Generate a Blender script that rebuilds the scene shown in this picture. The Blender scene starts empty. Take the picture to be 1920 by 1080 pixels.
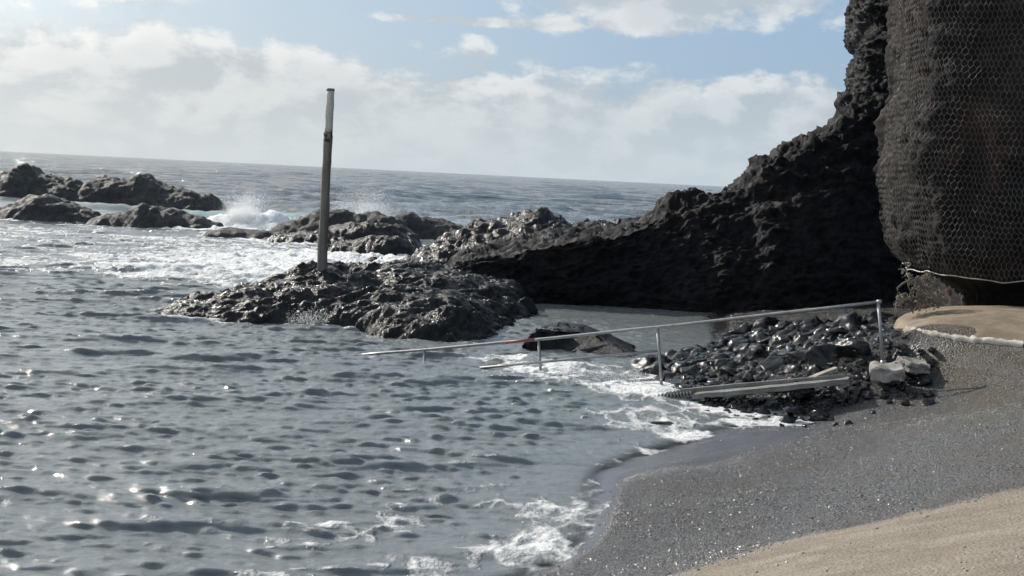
import bpy, bmesh, math, random
import numpy as np
from mathutils import Vector, Matrix

# ------------------------------------------------------------------ camera
SC = bpy.context.scene
COL = SC.collection
CAM_H, FPX, PITCH, ROLL = 3.2, 2200.0, math.radians(5.45), math.radians(2.8)
cam_d = bpy.data.cameras.new('camera')
cam_d.sensor_width = 36.0
cam_d.lens = 36.0 * FPX / 1920.0
cam_d.clip_end = 30000.0
cam = bpy.data.objects.new('camera', cam_d)
COL.objects.link(cam)
CAMROT = (Matrix.Rotation(math.radians(90) - PITCH, 3, 'X') @ Matrix.Rotation(ROLL, 3, 'Z'))
cam.matrix_world = Matrix.Translation((0, 0, CAM_H)) @ CAMROT.to_4x4()
SC.camera = cam

# ------------------------------------------------------------------ light
SUN_AZ, SUN_EL = math.radians(-48), math.radians(32)      # azimuth from +Y, negative = left
sun_d = bpy.data.lights.new('sun', 'SUN')
sun_d.energy = 4.7
sun_d.angle = math.radians(0.5)
sun_d.color = (1.0, 0.94, 0.86)
sun = bpy.data.objects.new('sun', sun_d)
COL.objects.link(sun)
SUN = Vector((math.sin(SUN_AZ) * math.cos(SUN_EL), math.cos(SUN_AZ) * math.cos(SUN_EL), math.sin(SUN_EL)))
sun.rotation_euler = SUN.to_track_quat('Z', 'Y').to_euler()
SC.view_settings.view_transform = 'Standard'
SC.view_settings.look = 'None'
SC.view_settings.exposure = 0.22
SC.view_settings.gamma = 1.0
SC.view_settings.use_curve_mapping = False


class NT:
    """tiny node-graph helper"""
    def __init__(self, tree):
        self.t = tree
        tree.nodes.clear()

    def n(self, typ, **kw):
        nd = self.t.nodes.new(typ)
        for k, v in kw.items():
            setattr(nd, k, v)
        return nd

    def link(self, a, b):
        self.t.links.new(a, b)

    def put(self, sock, v):
        if hasattr(v, 'is_output') or hasattr(v, 'links'):
            self.t.links.new(v, sock)
        else:
            sock.default_value = v

    def m(self, op, a, b=None, c=None, clamp=False):
        nd = self.n('ShaderNodeMath', operation=op, use_clamp=clamp)
        self.put(nd.inputs[0], a)
        if b is not None: self.put(nd.inputs[1], b)
        if c is not None: self.put(nd.inputs[2], c)
        return nd.outputs[0]

    def vm(self, op, a, b=None):
        nd = self.n('ShaderNodeVectorMath', operation=op)
        self.put(nd.inputs[0], a)
        if b is not None: self.put(nd.inputs[1], b)
        return nd.outputs[0]

    def mix(self, f, a, b):
        nd = self.n('ShaderNodeMix', data_type='RGBA')
        self.put(nd.inputs[0], f); self.put(nd.inputs[6], a); self.put(nd.inputs[7], b)
        return nd.outputs[2]

    def mixf(self, f, a, b):
        nd = self.n('ShaderNodeMix', data_type='FLOAT')
        self.put(nd.inputs[0], f); self.put(nd.inputs[2], a); self.put(nd.inputs[3], b)
        return nd.outputs[0]

    def sstep(self, v, lo, hi, a=0.0, b=1.0):
        nd = self.n('ShaderNodeMapRange', interpolation_type='SMOOTHSTEP')
        self.put(nd.inputs[0], v)
        self.put(nd.inputs[1], lo); self.put(nd.inputs[2], hi)
        self.put(nd.inputs[3], a); self.put(nd.inputs[4], b)
        return nd.outputs[0]

    def noise(self, vec, scale, detail=4, rough=0.55, dist=0.0, col=False):
        nd = self.n('ShaderNodeTexNoise')
        if vec is not None: self.put(nd.inputs['Vector'], vec)
        nd.inputs['Scale'].default_value = scale
        nd.inputs['Detail'].default_value = detail
        nd.inputs['Roughness'].default_value = rough
        nd.inputs['Distortion'].default_value = dist
        return nd.outputs['Color' if col else 'Fac']

    def attr(self, name):
        nd = self.n('ShaderNodeAttribute', attribute_name=name)
        return nd.outputs['Fac']

    def pos(self):
        return self.n('ShaderNodeNewGeometry').outputs['Position']

    def scale(self, v, s):
        return self.vm('MULTIPLY', v, s)

    def bump(self, h, strength, dist, normal=None):
        nd = self.n('ShaderNodeBump')
        self.put(nd.inputs['Strength'], strength)
        nd.inputs['Distance'].default_value = dist
        self.put(nd.inputs['Height'], h)
        if normal is not None: self.put(nd.inputs['Normal'], normal)
        return nd.outputs[0]


def rgba(r, g, b): return (r, g, b, 1.0)

# ------------------------------------------------------------------ sky
world = bpy.data.worlds.new('World')
SC.world = world
world.use_nodes = True
w = NT(world.node_tree)
sky = w.n('ShaderNodeTexSky', sky_type='NISHITA', sun_disc=False)
sky.sun_elevation = SUN_EL
sky.sun_rotation = SUN_AZ
sky.air_density = 1.0
sky.dust_density = 2.0
sky.ozone_density = 1.4
d = w.n('ShaderNodeTexCoord').outputs['Generated']
sep = w.n('ShaderNodeSeparateXYZ'); w.link(d, sep.inputs[0])
dx, dy, dz = sep.outputs
az = w.m('ARCTAN2', dx, dy)
el = w.m('ARCSINE', dz)
# clouds live on (azimuth, elevation): low banks of cumulus stacked towards the horizon
comb = w.n('ShaderNodeCombineXYZ')
w.link(az, comb.inputs[0]); w.put(comb.inputs[1], w.m('MULTIPLY', el, 1.75))
cv = comb.outputs[0]
warp = w.vm('SUBTRACT', w.noise(cv, 9.0, 3, col=True), (0.5, 0.5, 0.5))
cv = w.vm('ADD', cv, w.scale(warp, (0.05, 0.03, 0.0)))


def cloud_density(vec):
    big = w.noise(vec, 5.0, 2, 0.5)
    med = w.noise(vec, 14.0, 9, 0.62)
    vo = w.n('ShaderNodeTexVoronoi', feature='F1')
    w.put(vo.inputs['Vector'], vec)
    vo.inputs['Scale'].default_value = 26.0
    puff = w.m('MULTIPLY', w.m('SUBTRACT', 0.42, vo.outputs['Distance']), 0.17)
    return w.m('ADD', puff, w.m('ADD', w.m('MULTIPLY', big, 0.45), w.m('MULTIPLY', med, 0.74)))


def blob(a0, e0, ra, re):
    a = w.m('DIVIDE', w.m('SUBTRACT', az, a0), ra)
    e = w.m('DIVIDE', w.m('SUBTRACT', el, e0), re)
    q = w.m('ADD', w.m('MULTIPLY', a, a), w.m('MULTIPLY', e, e))
    return w.m('EXPONENT', w.m('MULTIPLY', q, -1.0))


cover0 = w.m('MULTIPLY', w.sstep(el, 0.18, 0.4), 0.10)
bank = w.sstep(el, 0.112, 0.040)                      # solid bank along the horizon
cover = w.m('ADD', w.m('ADD', cover0, 0.015), w.m('MULTIPLY', bank, 0.44))
cover = w.m('ADD', cover, w.m('MULTIPLY', w.sstep(az, -0.10, -0.34), 0.11))
cover = w.m('ADD', cover, w.m('MULTIPLY', blob(0.14, 0.155, 0.115, 0.034), 0.46))
cover = w.m('SUBTRACT', cover, w.m('MULTIPLY', blob(-0.11, 0.125, 0.13, 0.022), 0.10))
cover = w.m('SUBTRACT', cover, w.m('MULTIPLY', blob(0.20, 0.112, 0.12, 0.012), 0.22))
cover = w.m('ADD', cover, w.m('MULTIPLY', blob(-0.04, 0.105, 0.022, 0.02), 0.25))
streak = w.m('MULTIPLY', blob(-0.05, 0.127, 0.085, 0.0055), 0.30)
cover = w.m('ADD', cover, streak)
dens = w.m('ADD', cloud_density(cv), cover)
dens2 = w.m('ADD', cloud_density(w.vm('ADD', cv, (-0.018, 0.028, 0.0))), cover)
mask = w.sstep(dens, 0.65, 0.79)
thick = w.sstep(dens, 0.70, 1.05)
lit = w.sstep(w.m('SUBTRACT', dens, dens2), -0.10, 0.11)
# brighter towards the sun
sdot = w.n('ShaderNodeVectorMath', operation='DOT_PRODUCT')
w.link(d, sdot.inputs[0]); sdot.inputs[1].default_value = SUN
sunny = w.sstep(sdot.outputs['Value'], 0.45, 0.95)
c_dark = w.mix(sunny, rgba(4.3, 4.85, 5.3), rgba(5.2, 5.5, 5.65))
c_lite = w.mix(sunny, rgba(6.8, 7.0, 7.1), rgba(8.4, 8.3, 7.9))
ccol = w.mix(lit, c_dark, c_lite)
ccol = w.mix(w.m('MULTIPLY', thick, 0.45), ccol, c_dark)
# air light in front of the lowest clouds
low = w.sstep(el, 0.075, 0.0)
ccol = w.mix(w.m('MULTIPLY', low, 0.8), ccol, w.mix(sunny, rgba(5.2, 5.9, 6.2), rgba(6.5, 6.7, 6.6)))
blue = w.mix(0.72, sky.outputs[0], w.mix(sunny, rgba(2.75, 4.1, 5.8), rgba(4.5, 5.4, 6.2)))
skyc = w.mix(w.m('MULTIPLY', mask, 0.88), blue, ccol)
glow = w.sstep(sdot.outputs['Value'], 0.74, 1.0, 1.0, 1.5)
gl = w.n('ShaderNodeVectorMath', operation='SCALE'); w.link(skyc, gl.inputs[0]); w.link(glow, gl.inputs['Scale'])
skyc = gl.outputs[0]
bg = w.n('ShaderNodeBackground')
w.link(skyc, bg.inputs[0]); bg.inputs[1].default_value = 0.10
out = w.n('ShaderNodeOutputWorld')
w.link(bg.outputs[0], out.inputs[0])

# ------------------------------------------------------------------ layout helpers
_R = np.array(CAMROT)
RNG = np.random.default_rng(7)
random.seed(7)


def ray(u, v):
    q = _R @ np.array(((u - 960.0) / FPX, (540.0 - v) / FPX, -1.0))
    return q


def at(u, v, Y):
    """point of the place seen at photo position (u, v) that is Y metres ahead"""
    q = ray(u, v)
    t = Y / q[1]
    return np.array((q[0] * t, Y, CAM_H + q[2] * t))


def on(u, v, z=0.0):
    """point of the place at photo position (u, v) at height z"""
    q = ray(u, v)
    t = (z - CAM_H) / q[2]
    return np.array((q[0] * t, q[1] * t, z))


def smooth(a, b, x):
    t = np.clip((x - a) / (b - a), 0, 1)
    return t * t * (3 - 2 * t)


# ------------------------------------------------------------------ noise (numpy)
_perm = RNG.permutation(256).astype(np.int32)
_perm = np.concatenate([_perm, _perm, _perm])
_g3 = RNG.normal(size=(256, 3)).astype(np.float32)
_g3 /= np.linalg.norm(_g3, axis=1, keepdims=True)


def perlin(x, y, z):
    x = np.asarray(x, np.float32); y = np.asarray(y, np.float32); z = np.asarray(z, np.float32)
    x, y, z = np.broadcast_arrays(x, y, z)
    xi = np.floor(x).astype(np.int32); yi = np.floor(y).astype(np.int32); zi = np.floor(z).astype(np.int32)
    xf = x - xi; yf = y - yi; zf = z - zi
    u = xf * xf * xf * (xf * (xf * 6 - 15) + 10)
    v = yf * yf * yf * (yf * (yf * 6 - 15) + 10)
    ww = zf * zf * zf * (zf * (zf * 6 - 15) + 10)
    xi &= 255; yi &= 255; zi &= 255
    r = None
    acc = 0
    for dx_ in (0, 1):
        wx = u if dx_ else 1 - u
        px = _perm[xi + dx_]
        for dy_ in (0, 1):
            wy = v if dy_ else 1 - v
            py = _perm[px + yi + dy_]
            for dz_ in (0, 1):
                wz = ww if dz_ else 1 - ww
                g = _g3[_perm[py + zi + dz_] & 255]
                acc = acc + wx * wy * wz * (g[..., 0] * (xf - dx_) + g[..., 1] * (yf - dy_) + g[..., 2] * (zf - dz_))
    return acc * 1.5


def fbm(x, y, z, f, octv=4, gain=0.5, lac=2.03, kind='p'):
    s = 0; a = 1.0; tot = 0
    for o in range(octv):
        nse = perlin(x * f + 17.3 * o, y * f - 9.1 * o, z * f + 4.7 * o)
        if kind == 'b': nse = np.abs(nse) * 2 - 0.55          # billow: round lumps, sharp creases
        elif kind == 'r': nse = 0.55 - np.abs(nse) * 2        # ridged
        s = s + a * nse; tot += a
        a *= gain; f *= lac
    return s / tot


# ------------------------------------------------------------------ object helpers
def tag(o, label=None, cat=None, group=None, kind=None):
    if label: o['label'] = label
    if cat: o['category'] = cat
    if group: o['group'] = group
    if kind: o['kind'] = kind
    return o


def mesh_np(name, verts, faces, smooth_shade=True):
    """verts (n,3); faces (m,3|4) int array"""
    me = bpy.data.meshes.new(name)
    verts = np.ascontiguousarray(verts, np.float32)
    faces = np.ascontiguousarray(faces, np.int32)
    k = faces.shape[1]
    me.vertices.add(len(verts)); me.vertices.foreach_set('co', verts.ravel())
    me.loops.add(faces.size); me.loops.foreach_set('vertex_index', faces.ravel())
    me.polygons.add(len(faces))
    me.polygons.foreach_set('loop_start', np.arange(0, faces.size, k, dtype=np.int32))
    me.polygons.foreach_set('use_smooth', np.full(len(faces), smooth_shade))
    me.update(calc_edges=True)
    return me


def add_attr(me, name, vals):
    a = me.attributes.new(name, 'FLOAT', 'POINT')
    a.data.foreach_set('value', np.ascontiguousarray(vals, np.float32).ravel())


def link(name, me, material, parent=None):
    o = bpy.data.objects.new(name, me)
    COL.objects.link(o)
    if material is not None and not me.materials: me.materials.append(material)
    if parent is not None: o.parent = parent
    return o


def grid_faces(ny, nx):
    i = np.arange(ny * nx, dtype=np.int32).reshape(ny, nx)
    return np.stack([i[:-1, :-1], i[:-1, 1:], i[1:, 1:], i[1:, :-1]], -1).reshape(-1, 4)


def compact(verts, faces, keep_face, attrs=()):
    faces = faces[keep_face]
    used = np.zeros(len(verts), bool); used[faces.ravel()] = True
    idx = np.cumsum(used) - 1
    return verts[used], idx[faces].astype(np.int32), [a[used] for a in attrs]


def grid_normals(P):
    du = np.gradient(P, axis=1); dv = np.gradient(P, axis=0)
    n = np.cross(du, dv)
    n /= np.linalg.norm(n, axis=-1, keepdims=True) + 1e-9
    return n


def new_mat(name):
    m = bpy.data.materials.new(name)
    m.use_nodes = True
    t = NT(m.node_tree)
    o = t.n('ShaderNodeOutputMaterial')
    b = t.n('ShaderNodeBsdfPrincipled')
    t.link(b.outputs[0], o.inputs[0])
    return m, t, b, o

# ------------------------------------------------------------------ materials
def rock_mat(name, c_dark, c_light, rough_lo, rough_hi, bump=0.6, red=0.0, spec=0.5):
    m, t, b, o = new_mat(name)
    p = t.pos()
    big = t.noise(p, 0.9, 4, 0.6)
    mid = t.noise(p, 5.0, 6, 0.62)
    fine = t.noise(p, 24.0, 6, 0.72)
    col = t.mix(t.sstep(t.m('ADD', t.m('MULTIPLY', mid, 0.6), t.m('MULTIPLY', big, 0.4)), 0.36, 0.66), rgba(*c_dark), rgba(*c_light))
    if red:
        col = t.mix(t.m('MULTIPLY', t.sstep(t.noise(p, 0.55, 3), 0.52, 0.68), red), col, rgba(0.115, 0.062, 0.045))
    t.put(b.inputs['Base Color'], col)
    t.put(b.inputs['Roughness'], t.mixf(t.sstep(t.noise(p, 2.6, 4), 0.35, 0.65), rough_lo, rough_hi))
    b.inputs['Specular IOR Level'].default_value = spec
    h = t.m('ADD', t.m('MULTIPLY', mid, 1.0), t.m('MULTIPLY', fine, 0.55))
    t.put(b.inputs['Normal'], t.bump(h, bump, 0.12))
    return m


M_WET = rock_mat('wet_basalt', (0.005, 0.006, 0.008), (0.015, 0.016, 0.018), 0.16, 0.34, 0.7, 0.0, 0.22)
M_FAR = rock_mat('veil_paled_basalt', (0.030, 0.032, 0.033), (0.060, 0.061, 0.061), 0.5, 0.75, 0.9, 0.0, 0.3)  # paler base colour imitates the hazy veil of light over the far rocks
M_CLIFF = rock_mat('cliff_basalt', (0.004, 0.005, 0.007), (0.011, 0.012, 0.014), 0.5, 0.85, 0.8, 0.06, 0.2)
M_NETROCK = rock_mat('cliff_tuff', (0.010, 0.0095, 0.0095), (0.034, 0.029, 0.026), 0.7, 0.95, 0.8, 0.4, 0.25)
M_BOULDER = rock_mat('boulder_basalt', (0.003, 0.004, 0.005), (0.013, 0.013, 0.014), 0.05, 0.12, 0.22, 0.0, 0.42)

# sea ------------------------------------------------------------
M_SEA, t, b, o = new_mat('sea_water')
p = t.pos()
foam_a = t.attr('foam'); aer = t.attr('aer'); thin = t.attr('thin')
ps = t.scale(p, (1.0, 0.62, 1.0))
wrp = t.vm('ADD', ps, t.scale(t.vm('SUBTRACT', t.noise(ps, 1.6, 3, col=True), (0.5, 0.5, 0.5)), (0.55, 0.55, 0.55)))
lace = t.n('ShaderNodeTexVoronoi', feature='DISTANCE_TO_EDGE')
t.put(lace.inputs['Vector'], wrp); lace.inputs['Scale'].default_value = 2.6
web = lace.outputs['Distance']
fn = t.noise(t.scale(wrp, (0.75, 1.5, 1.0)), 1.9, 8, 0.66)
fn2 = t.noise(p, 9.0, 5, 0.65)
fpat = t.m('ADD', t.m('MULTIPLY', fn, 0.90), t.m('MULTIPLY', fn2, 0.34))
fpat = t.m('SUBTRACT', fpat, t.m('MULTIPLY', t.sstep(web, 0.0, 0.20), 0.18))
foam = t.sstep(t.m('ADD', foam_a, fpat), 0.88, 1.26)
deep = t.mix(t.noise(p, 0.12, 2), rgba(0.142, 0.157, 0.166), rgba(0.156, 0.176, 0.180))
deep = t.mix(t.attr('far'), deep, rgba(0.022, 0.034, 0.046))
wcol = t.mix(aer, deep, rgba(0.16, 0.26, 0.26))
col = t.mix(foam, wcol, rgba(0.74, 0.75, 0.75))
t.put(b.inputs['Base Color'], col)
t.put(b.inputs['Roughness'], t.mixf(foam, 0.055, 0.75))
b.inputs['IOR'].default_value = 1.333
cd = t.n('ShaderNodeCameraData').outputs['View Distance']
rip = t.m('ADD', t.noise(t.scale(p, (0.8, 1.1, 1.0)), 7.0, 6, 0.62), t.m('MULTIPLY', t.noise(t.scale(p, (0.7, 1.0, 1.0)), 26.0, 3, 0.6), 0.22))
swl = t.noise(t.scale(p, (0.45, 1.0, 1.0)), 0.42, 7, 0.62)
farf = t.attr('far')
hgt = t.m('ADD', t.m('MULTIPLY', rip, 0.024), t.m('MULTIPLY', t.m('MULTIPLY', swl, farf), 2.3))
hgt = t.m('ADD', hgt, t.m('MULTIPLY', t.m('MULTIPLY', foam, fn2), 0.10))
nrm = t.bump(hgt, 0.9, 1.0)
t.put(b.inputs['Normal'], nrm)
tr = t.n('ShaderNodeBsdfTransparent')
ms = t.n('ShaderNodeMixShader')
t.put(ms.inputs[0], t.m('MULTIPLY', thin, t.m('SUBTRACT', 1.0, t.m('MULTIPLY', foam, 0.85))))
t.link(b.outputs[0], ms.inputs[1]); t.link(tr.outputs[0], ms.inputs[2]); t.link(ms.outputs[0], o.inputs[0])

# white water -----------------------------------------------------
M_FOAM, t, b, o = new_mat('white_water')
b.inputs['Base Color'].default_value = rgba(0.93, 0.94, 0.94)
b.inputs['Roughness'].default_value = 0.7
b.inputs['Subsurface Weight'].default_value = 0.0
tl = t.n('ShaderNodeBsdfTranslucent'); tl.inputs[0].default_value = rgba(0.97, 0.97, 0.97)
ms = t.n('ShaderNodeMixShader'); ms.inputs[0].default_value = 0.7
t.link(b.outputs[0], ms.inputs[1]); t.link(tl.outputs[0], ms.inputs[2]); t.link(ms.outputs[0], o.inputs[0])

# beach -----------------------------------------------------------
M_BEACH, t, b, o = new_mat('volcanic_beach_sand')
p = t.pos()
wet = t.attr('wet'); dry = t.attr('dry'); rub = t.attr('rubble')
g1 = t.noise(p, 38.0, 5, 0.7)
g2 = t.noise(p, 110.0, 3, 0.7)
vor = t.n('ShaderNodeTexVoronoi', feature='F1'); t.put(vor.inputs['Vector'], p); vor.inputs['Scale'].default_value = 46.0
vor.inputs['Randomness'].default_value = 1.0
big = t.noise(p, 1.1, 5, 0.6)
vcs = t.n('ShaderNodeSeparateColor'); t.link(vor.outputs['Color'], vcs.inputs[0])
vc = vcs.outputs[0]
grey = t.mix(vc, rgba(0.055, 0.057, 0.062), rgba(0.20, 0.202, 0.206))
px_ = t.n('ShaderNodeSeparateXYZ'); t.link(p, px_.inputs[0])
grey = t.mix(t.sstep(t.m('ADD', big, t.sstep(px_.outputs[0], 4.0, 7.0, 0.0, 0.22)), 0.42, 0.78), grey, t.mix(vc, rgba(0.050, 0.043, 0.034), rgba(0.17, 0.15, 0.118)))
tan = t.mix(t.sstep(t.noise(p, 3.0, 6, 0.7), 0.3, 0.7), rgba(0.195, 0.165, 0.128), rgba(0.275, 0.24, 0.193))
tan = t.mix(t.m('MULTIPLY', t.sstep(t.noise(t.scale(p, (0.5, 1.6, 1.0)), 2.2, 7, 0.7), 0.45, 0.62), 0.55), tan, rgba(0.15, 0.118, 0.085))
tan = t.mix(t.m('MULTIPLY', t.sstep(g1, 0.42, 0.62), 0.6), tan, rgba(0.13, 0.105, 0.078))
dryf = t.sstep(t.m('ADD', dry, t.m('MULTIPLY', t.m('SUBTRACT', t.noise(p, 4.0, 6, 0.65), 0.5), 0.55)), 0.35, 0.65)
col = t.mix(dryf, grey, tan)
col = t.mix(wet, col, rgba(0.095, 0.098, 0.112))  # wet film; its light bluish tone paints in the sky's reflection
col = t.mix(t.m('MULTIPLY', t.attr('damp'), 0.35), col, rgba(0.055, 0.057, 0.063))
col = t.mix(rub, col, t.mix(vc, rgba(0.007, 0.007, 0.008), rgba(0.026, 0.025, 0.024)))
t.put(b.inputs['Base Color'], col)
dmp = t.attr('damp')
t.put(b.inputs['Roughness'], t.mixf(rub, t.mixf(wet, t.mixf(dryf, t.mixf(dmp, 0.28, 0.14), 0.8), 0.27), 0.22))
hh = t.m('ADD', t.m('MULTIPLY', g1, 0.5), t.m('MULTIPLY', t.m('SUBTRACT', 1.0, vor.outputs['Distance']), 0.55))
hh = t.m('ADD', hh, t.m('MULTIPLY', g2, 0.25))
t.put(b.inputs['Normal'], t.bump(hh, t.mixf(wet, t.mixf(dryf, 1.0, 0.5), 0.04), 0.05))

M_PEB, t, b, o = new_mat('gravel_stone')
p = t.pos()
pv = t.attr('tone')
col = t.mix(pv, rgba(0.04, 0.041, 0.045), rgba(0.30, 0.295, 0.285))
t.put(b.inputs['Base Color'], col)
b.inputs['Roughness'].default_value = 0.38


def metal_mat(name, base, rough, metallic, rust=0.0):
    m, t, b, o = new_mat(name)
    p = t.pos()
    nse = t.noise(p, 14.0, 5, 0.65)
    col = t.mix(t.sstep(nse, 0.35, 0.7), rgba(*base), rgba(*[c * 0.72 for c in base]))
    if rust:
        col = t.mix(t.m('MULTIPLY', t.sstep(t.noise(p, 5.0, 6, 0.7), 0.55, 0.72), rust), col, rgba(0.16, 0.08, 0.045))
    t.put(b.inputs['Base Color'], col)
    b.inputs['Metallic'].default_value = metallic
    t.put(b.inputs['Roughness'], t.mixf(nse, rough, rough + 0.2))
    t.put(b.inputs['Normal'], t.bump(t.noise(p, 60.0, 3), 0.12, 0.01))
    return m


M_STEEL = metal_mat('dull_steel', (0.33, 0.33, 0.33), 0.38, 0.75, 0.45)
M_RED = metal_mat('worn_red_paint', (0.26, 0.085, 0.075), 0.45, 0.0)
M_WIRE = metal_mat('galvanised_wire', (0.16, 0.148, 0.136), 0.5, 0.25, 0.4)
M_CABLE = metal_mat('steel_cable', (0.42, 0.40, 0.37), 0.45, 0.4)


def grain_mat(name, c1, c2, c3, scale, rough=0.85, bump=0.5):
    m, t, b, o = new_mat(name)
    tc = t.n('ShaderNodeTexCoord').outputs['Object']
    v = t.scale(tc, scale)
    n1 = t.noise(v, 3.0, 6, 0.65)
    n2 = t.noise(tc, 22.0, 5, 0.7)
    col = t.mix(t.sstep(n1, 0.32, 0.68), rgba(*c1), rgba(*c2))
    col = t.mix(t.m('MULTIPLY', t.sstep(n2, 0.52, 0.7), 0.65), col, rgba(*c3))
    t.put(b.inputs['Base Color'], col)
    b.inputs['Roughness'].default_value = rough
    t.put(b.inputs['Normal'], t.bump(t.m('ADD', n1, t.m('MULTIPLY', n2, 0.6)), bump, 0.03))
    return m


M_WOOD = grain_mat('weathered_wood', (0.13, 0.112, 0.096), (0.22, 0.195, 0.17), (0.06, 0.05, 0.044), (4.0, 4.0, 0.35))
M_WOODPALE = grain_mat('flaking_pale_paint', (0.62, 0.59, 0.53), (0.45, 0.42, 0.37), (0.16, 0.14, 0.12), (4.0, 4.0, 0.6))
M_WOODDARK = grain_mat('tarred_wood', (0.028, 0.024, 0.022), (0.06, 0.05, 0.042), (0.015, 0.013, 0.012), (4.0, 4.0, 0.35))
M_CONC = grain_mat('old_concrete', (0.20, 0.19, 0.172), (0.34, 0.32, 0.29), (0.09, 0.085, 0.077), (1.0, 1.0, 1.0))
M_CONCWET = grain_mat('wet_concrete', (0.13, 0.128, 0.12), (0.24, 0.235, 0.22), (0.06, 0.06, 0.058), (1.0, 1.0, 1.0), 0.4)
M_CONCMID = grain_mat('stained_concrete', (0.12, 0.118, 0.11), (0.21, 0.205, 0.195), (0.05, 0.05, 0.047), (1.0, 1.0, 1.0), 0.6)
M_CONCTAN = grain_mat('sandy_concrete', (0.15, 0.118, 0.078), (0.23, 0.188, 0.135), (0.10, 0.085, 0.06), (1.0, 1.0, 1.0), 0.85, 0.35)
M_CONCPALE = grain_mat('broken_concrete', (0.42, 0.38, 0.31), (0.52, 0.48, 0.42), (0.22, 0.19, 0.15), (1.0, 1.0, 1.0))
M_TWIG = grain_mat('dry_twig', (0.16, 0.135, 0.11), (0.23, 0.20, 0.17), (0.08, 0.065, 0.05), (1, 1, 1))
M_DRIFT = grain_mat('bleached_driftwood', (0.36, 0.33, 0.29), (0.26, 0.235, 0.2), (0.14, 0.12, 0.1), (6, 1, 6))

# ------------------------------------------------------------------ beach terrain
def tps_fit(pts):
    pts = np.array(pts, float)
    n = len(pts)
    dd = np.hypot(pts[:, None, 0] - pts[None, :, 0], pts[:, None, 1] - pts[None, :, 1])
    K = np.where(dd > 0, dd * dd * np.log(dd + 1e-12), 0) + np.eye(n) * 0.02
    Pm = np.c_[np.ones(n), pts[:, :2]]
    A = np.block([[K, Pm], [Pm.T, np.zeros((3, 3))]])
    s = np.linalg.solve(A, np.r_[pts[:, 2], 0, 0, 0])
    return pts, s[:n], s[n:]


def tps_eval(fit, x, y):
    pts, wv, a = fit
    z = a[0] + a[1] * x + a[2] * y
    for (px, py, _), ww in zip(pts, wv):
        r2 = (x - px) ** 2 + (y - py) ** 2
        z = z + ww * 0.5 * r2 * np.log(r2 + 1e-12)
    return z


ctrl = [on(1000, 1078, 0.0), on(1115, 1000, 0.0), on(1150, 880, 0.0), on(1205, 858, 0.0), on(1290, 832, 0.0), on(1350, 816, 0.0), on(1420, 800, 0.0), on(1560, 778, 0.06),
        at(1750, 695, 17.0), at(1650, 742, 16.5), at(1600, 766, 16.3), (8.5, 18.0, 0.95), (7.5, 18.4, 0.95), (6.8, 18.6, 0.98), on(1920, 780, 1.02),
        on(1920, 915, 1.12), on(1920, 1080, 1.38), on(1500, 1080, 1.0), on(1300, 1080, 0.72), on(1600, 850, 0.52),
        on(1400, 900, 0.36), on(1500, 980, 0.62), on(1750, 800, 0.75), on(1700, 980, 0.98), on(1250, 960, 0.22),
        (0, 0, 1.6), (3, 0, 1.75), (-4, 2, 0.9), (-3, 6, 0.0), (-2, 8, -0.35), (-1.5, 11, -0.6), (-0.5, 14, -0.6), (1, 16.5, -0.4),
        (-2, 18, -0.8), (1.0, 19.0, -0.45), (1.6, 21.5, -0.3), (2.4, 17.6, -0.06), (2.4, 20.5, -0.05), (3.2, 18, 0.08), (4.0, 20, 0.32), (5.3, 17.3, 0.66),
        (5.2, 20.5, 0.55), (6.2, 20.2, 0.95), (7.2, 19.6, 0.95), (1.6, 24, -0.7), (3.2, 24, -0.35), (5, 25, 0.12), (8, 25, 0.5), (8, 21.5, 0.85), (4.6, 28.5, -0.1), (7, 28.5, 0.25), (2, 28, -0.8), (10, 28, 0.5),
        at(1715, 630, 17.45), at(1765, 642, 17.15), at(1840, 653, 16.8), at(1700, 624, 17.7), at(1920, 668, 16.4), (10, 17, 1.15), (10, 12, 1.45), (10, 5, 1.9), (14, 10, 2.1), (14, 20, 1.6), (6, 1, 1.9)]
BEACH = tps_fit(ctrl)


def beach_h(x, y):
    return tps_eval(BEACH, x, y)


bx = np.concatenate([np.arange(-6, 0, 0.12), np.arange(0, 9.0, 0.05), np.arange(9.0, 18, 0.25)])
by = np.concatenate([np.arange(-8, 4, 0.4), np.arange(4, 19, 0.05), np.arange(19, 30.5, 0.12)])
X, Y = np.meshgrid(bx, by)
Zb = beach_h(X, Y)
def wash(x, y, zb):
    ph_ = zb * 9.0 + 0.9 * fbm(x, y, 0 * x + 2, 0.6, 3)
    return 0.5 + 0.5 * np.sin(ph_ * 2.2)


Z = Zb + 0.016 * wash(X, Y, Zb) * smooth(0.05, 0.2, Zb) + 0.035 * fbm(X, Y, 0 * X, 0.9, 3) + 0.012 * fbm(X, Y, 0 * X + 3, 5.0, 3)
# tan dry sand boundary, in plan
dl = np.array([on(1180, 1090, 0.6)[:2], on(1300, 1065, 0.72)[:2], on(1500, 1012, 0.72)[:2], on(1650, 975, 0.9)[:2], on(1800, 938, 1.05)[:2], on(1920, 915, 1.12)[:2], on(2100, 880, 1.2)[:2]])
dy_line = np.interp(X, dl[:, 0], dl[:, 1])
DRY = np.clip(0.5 + (dy_line - Y) * 1.6, 0, 1)
DRY = np.maximum(DRY, smooth(6.6, 8.5, X) * smooth(12, 15, Y) * (1 - smooth(18.5, 19.5, Y)) * 0.6)
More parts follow.
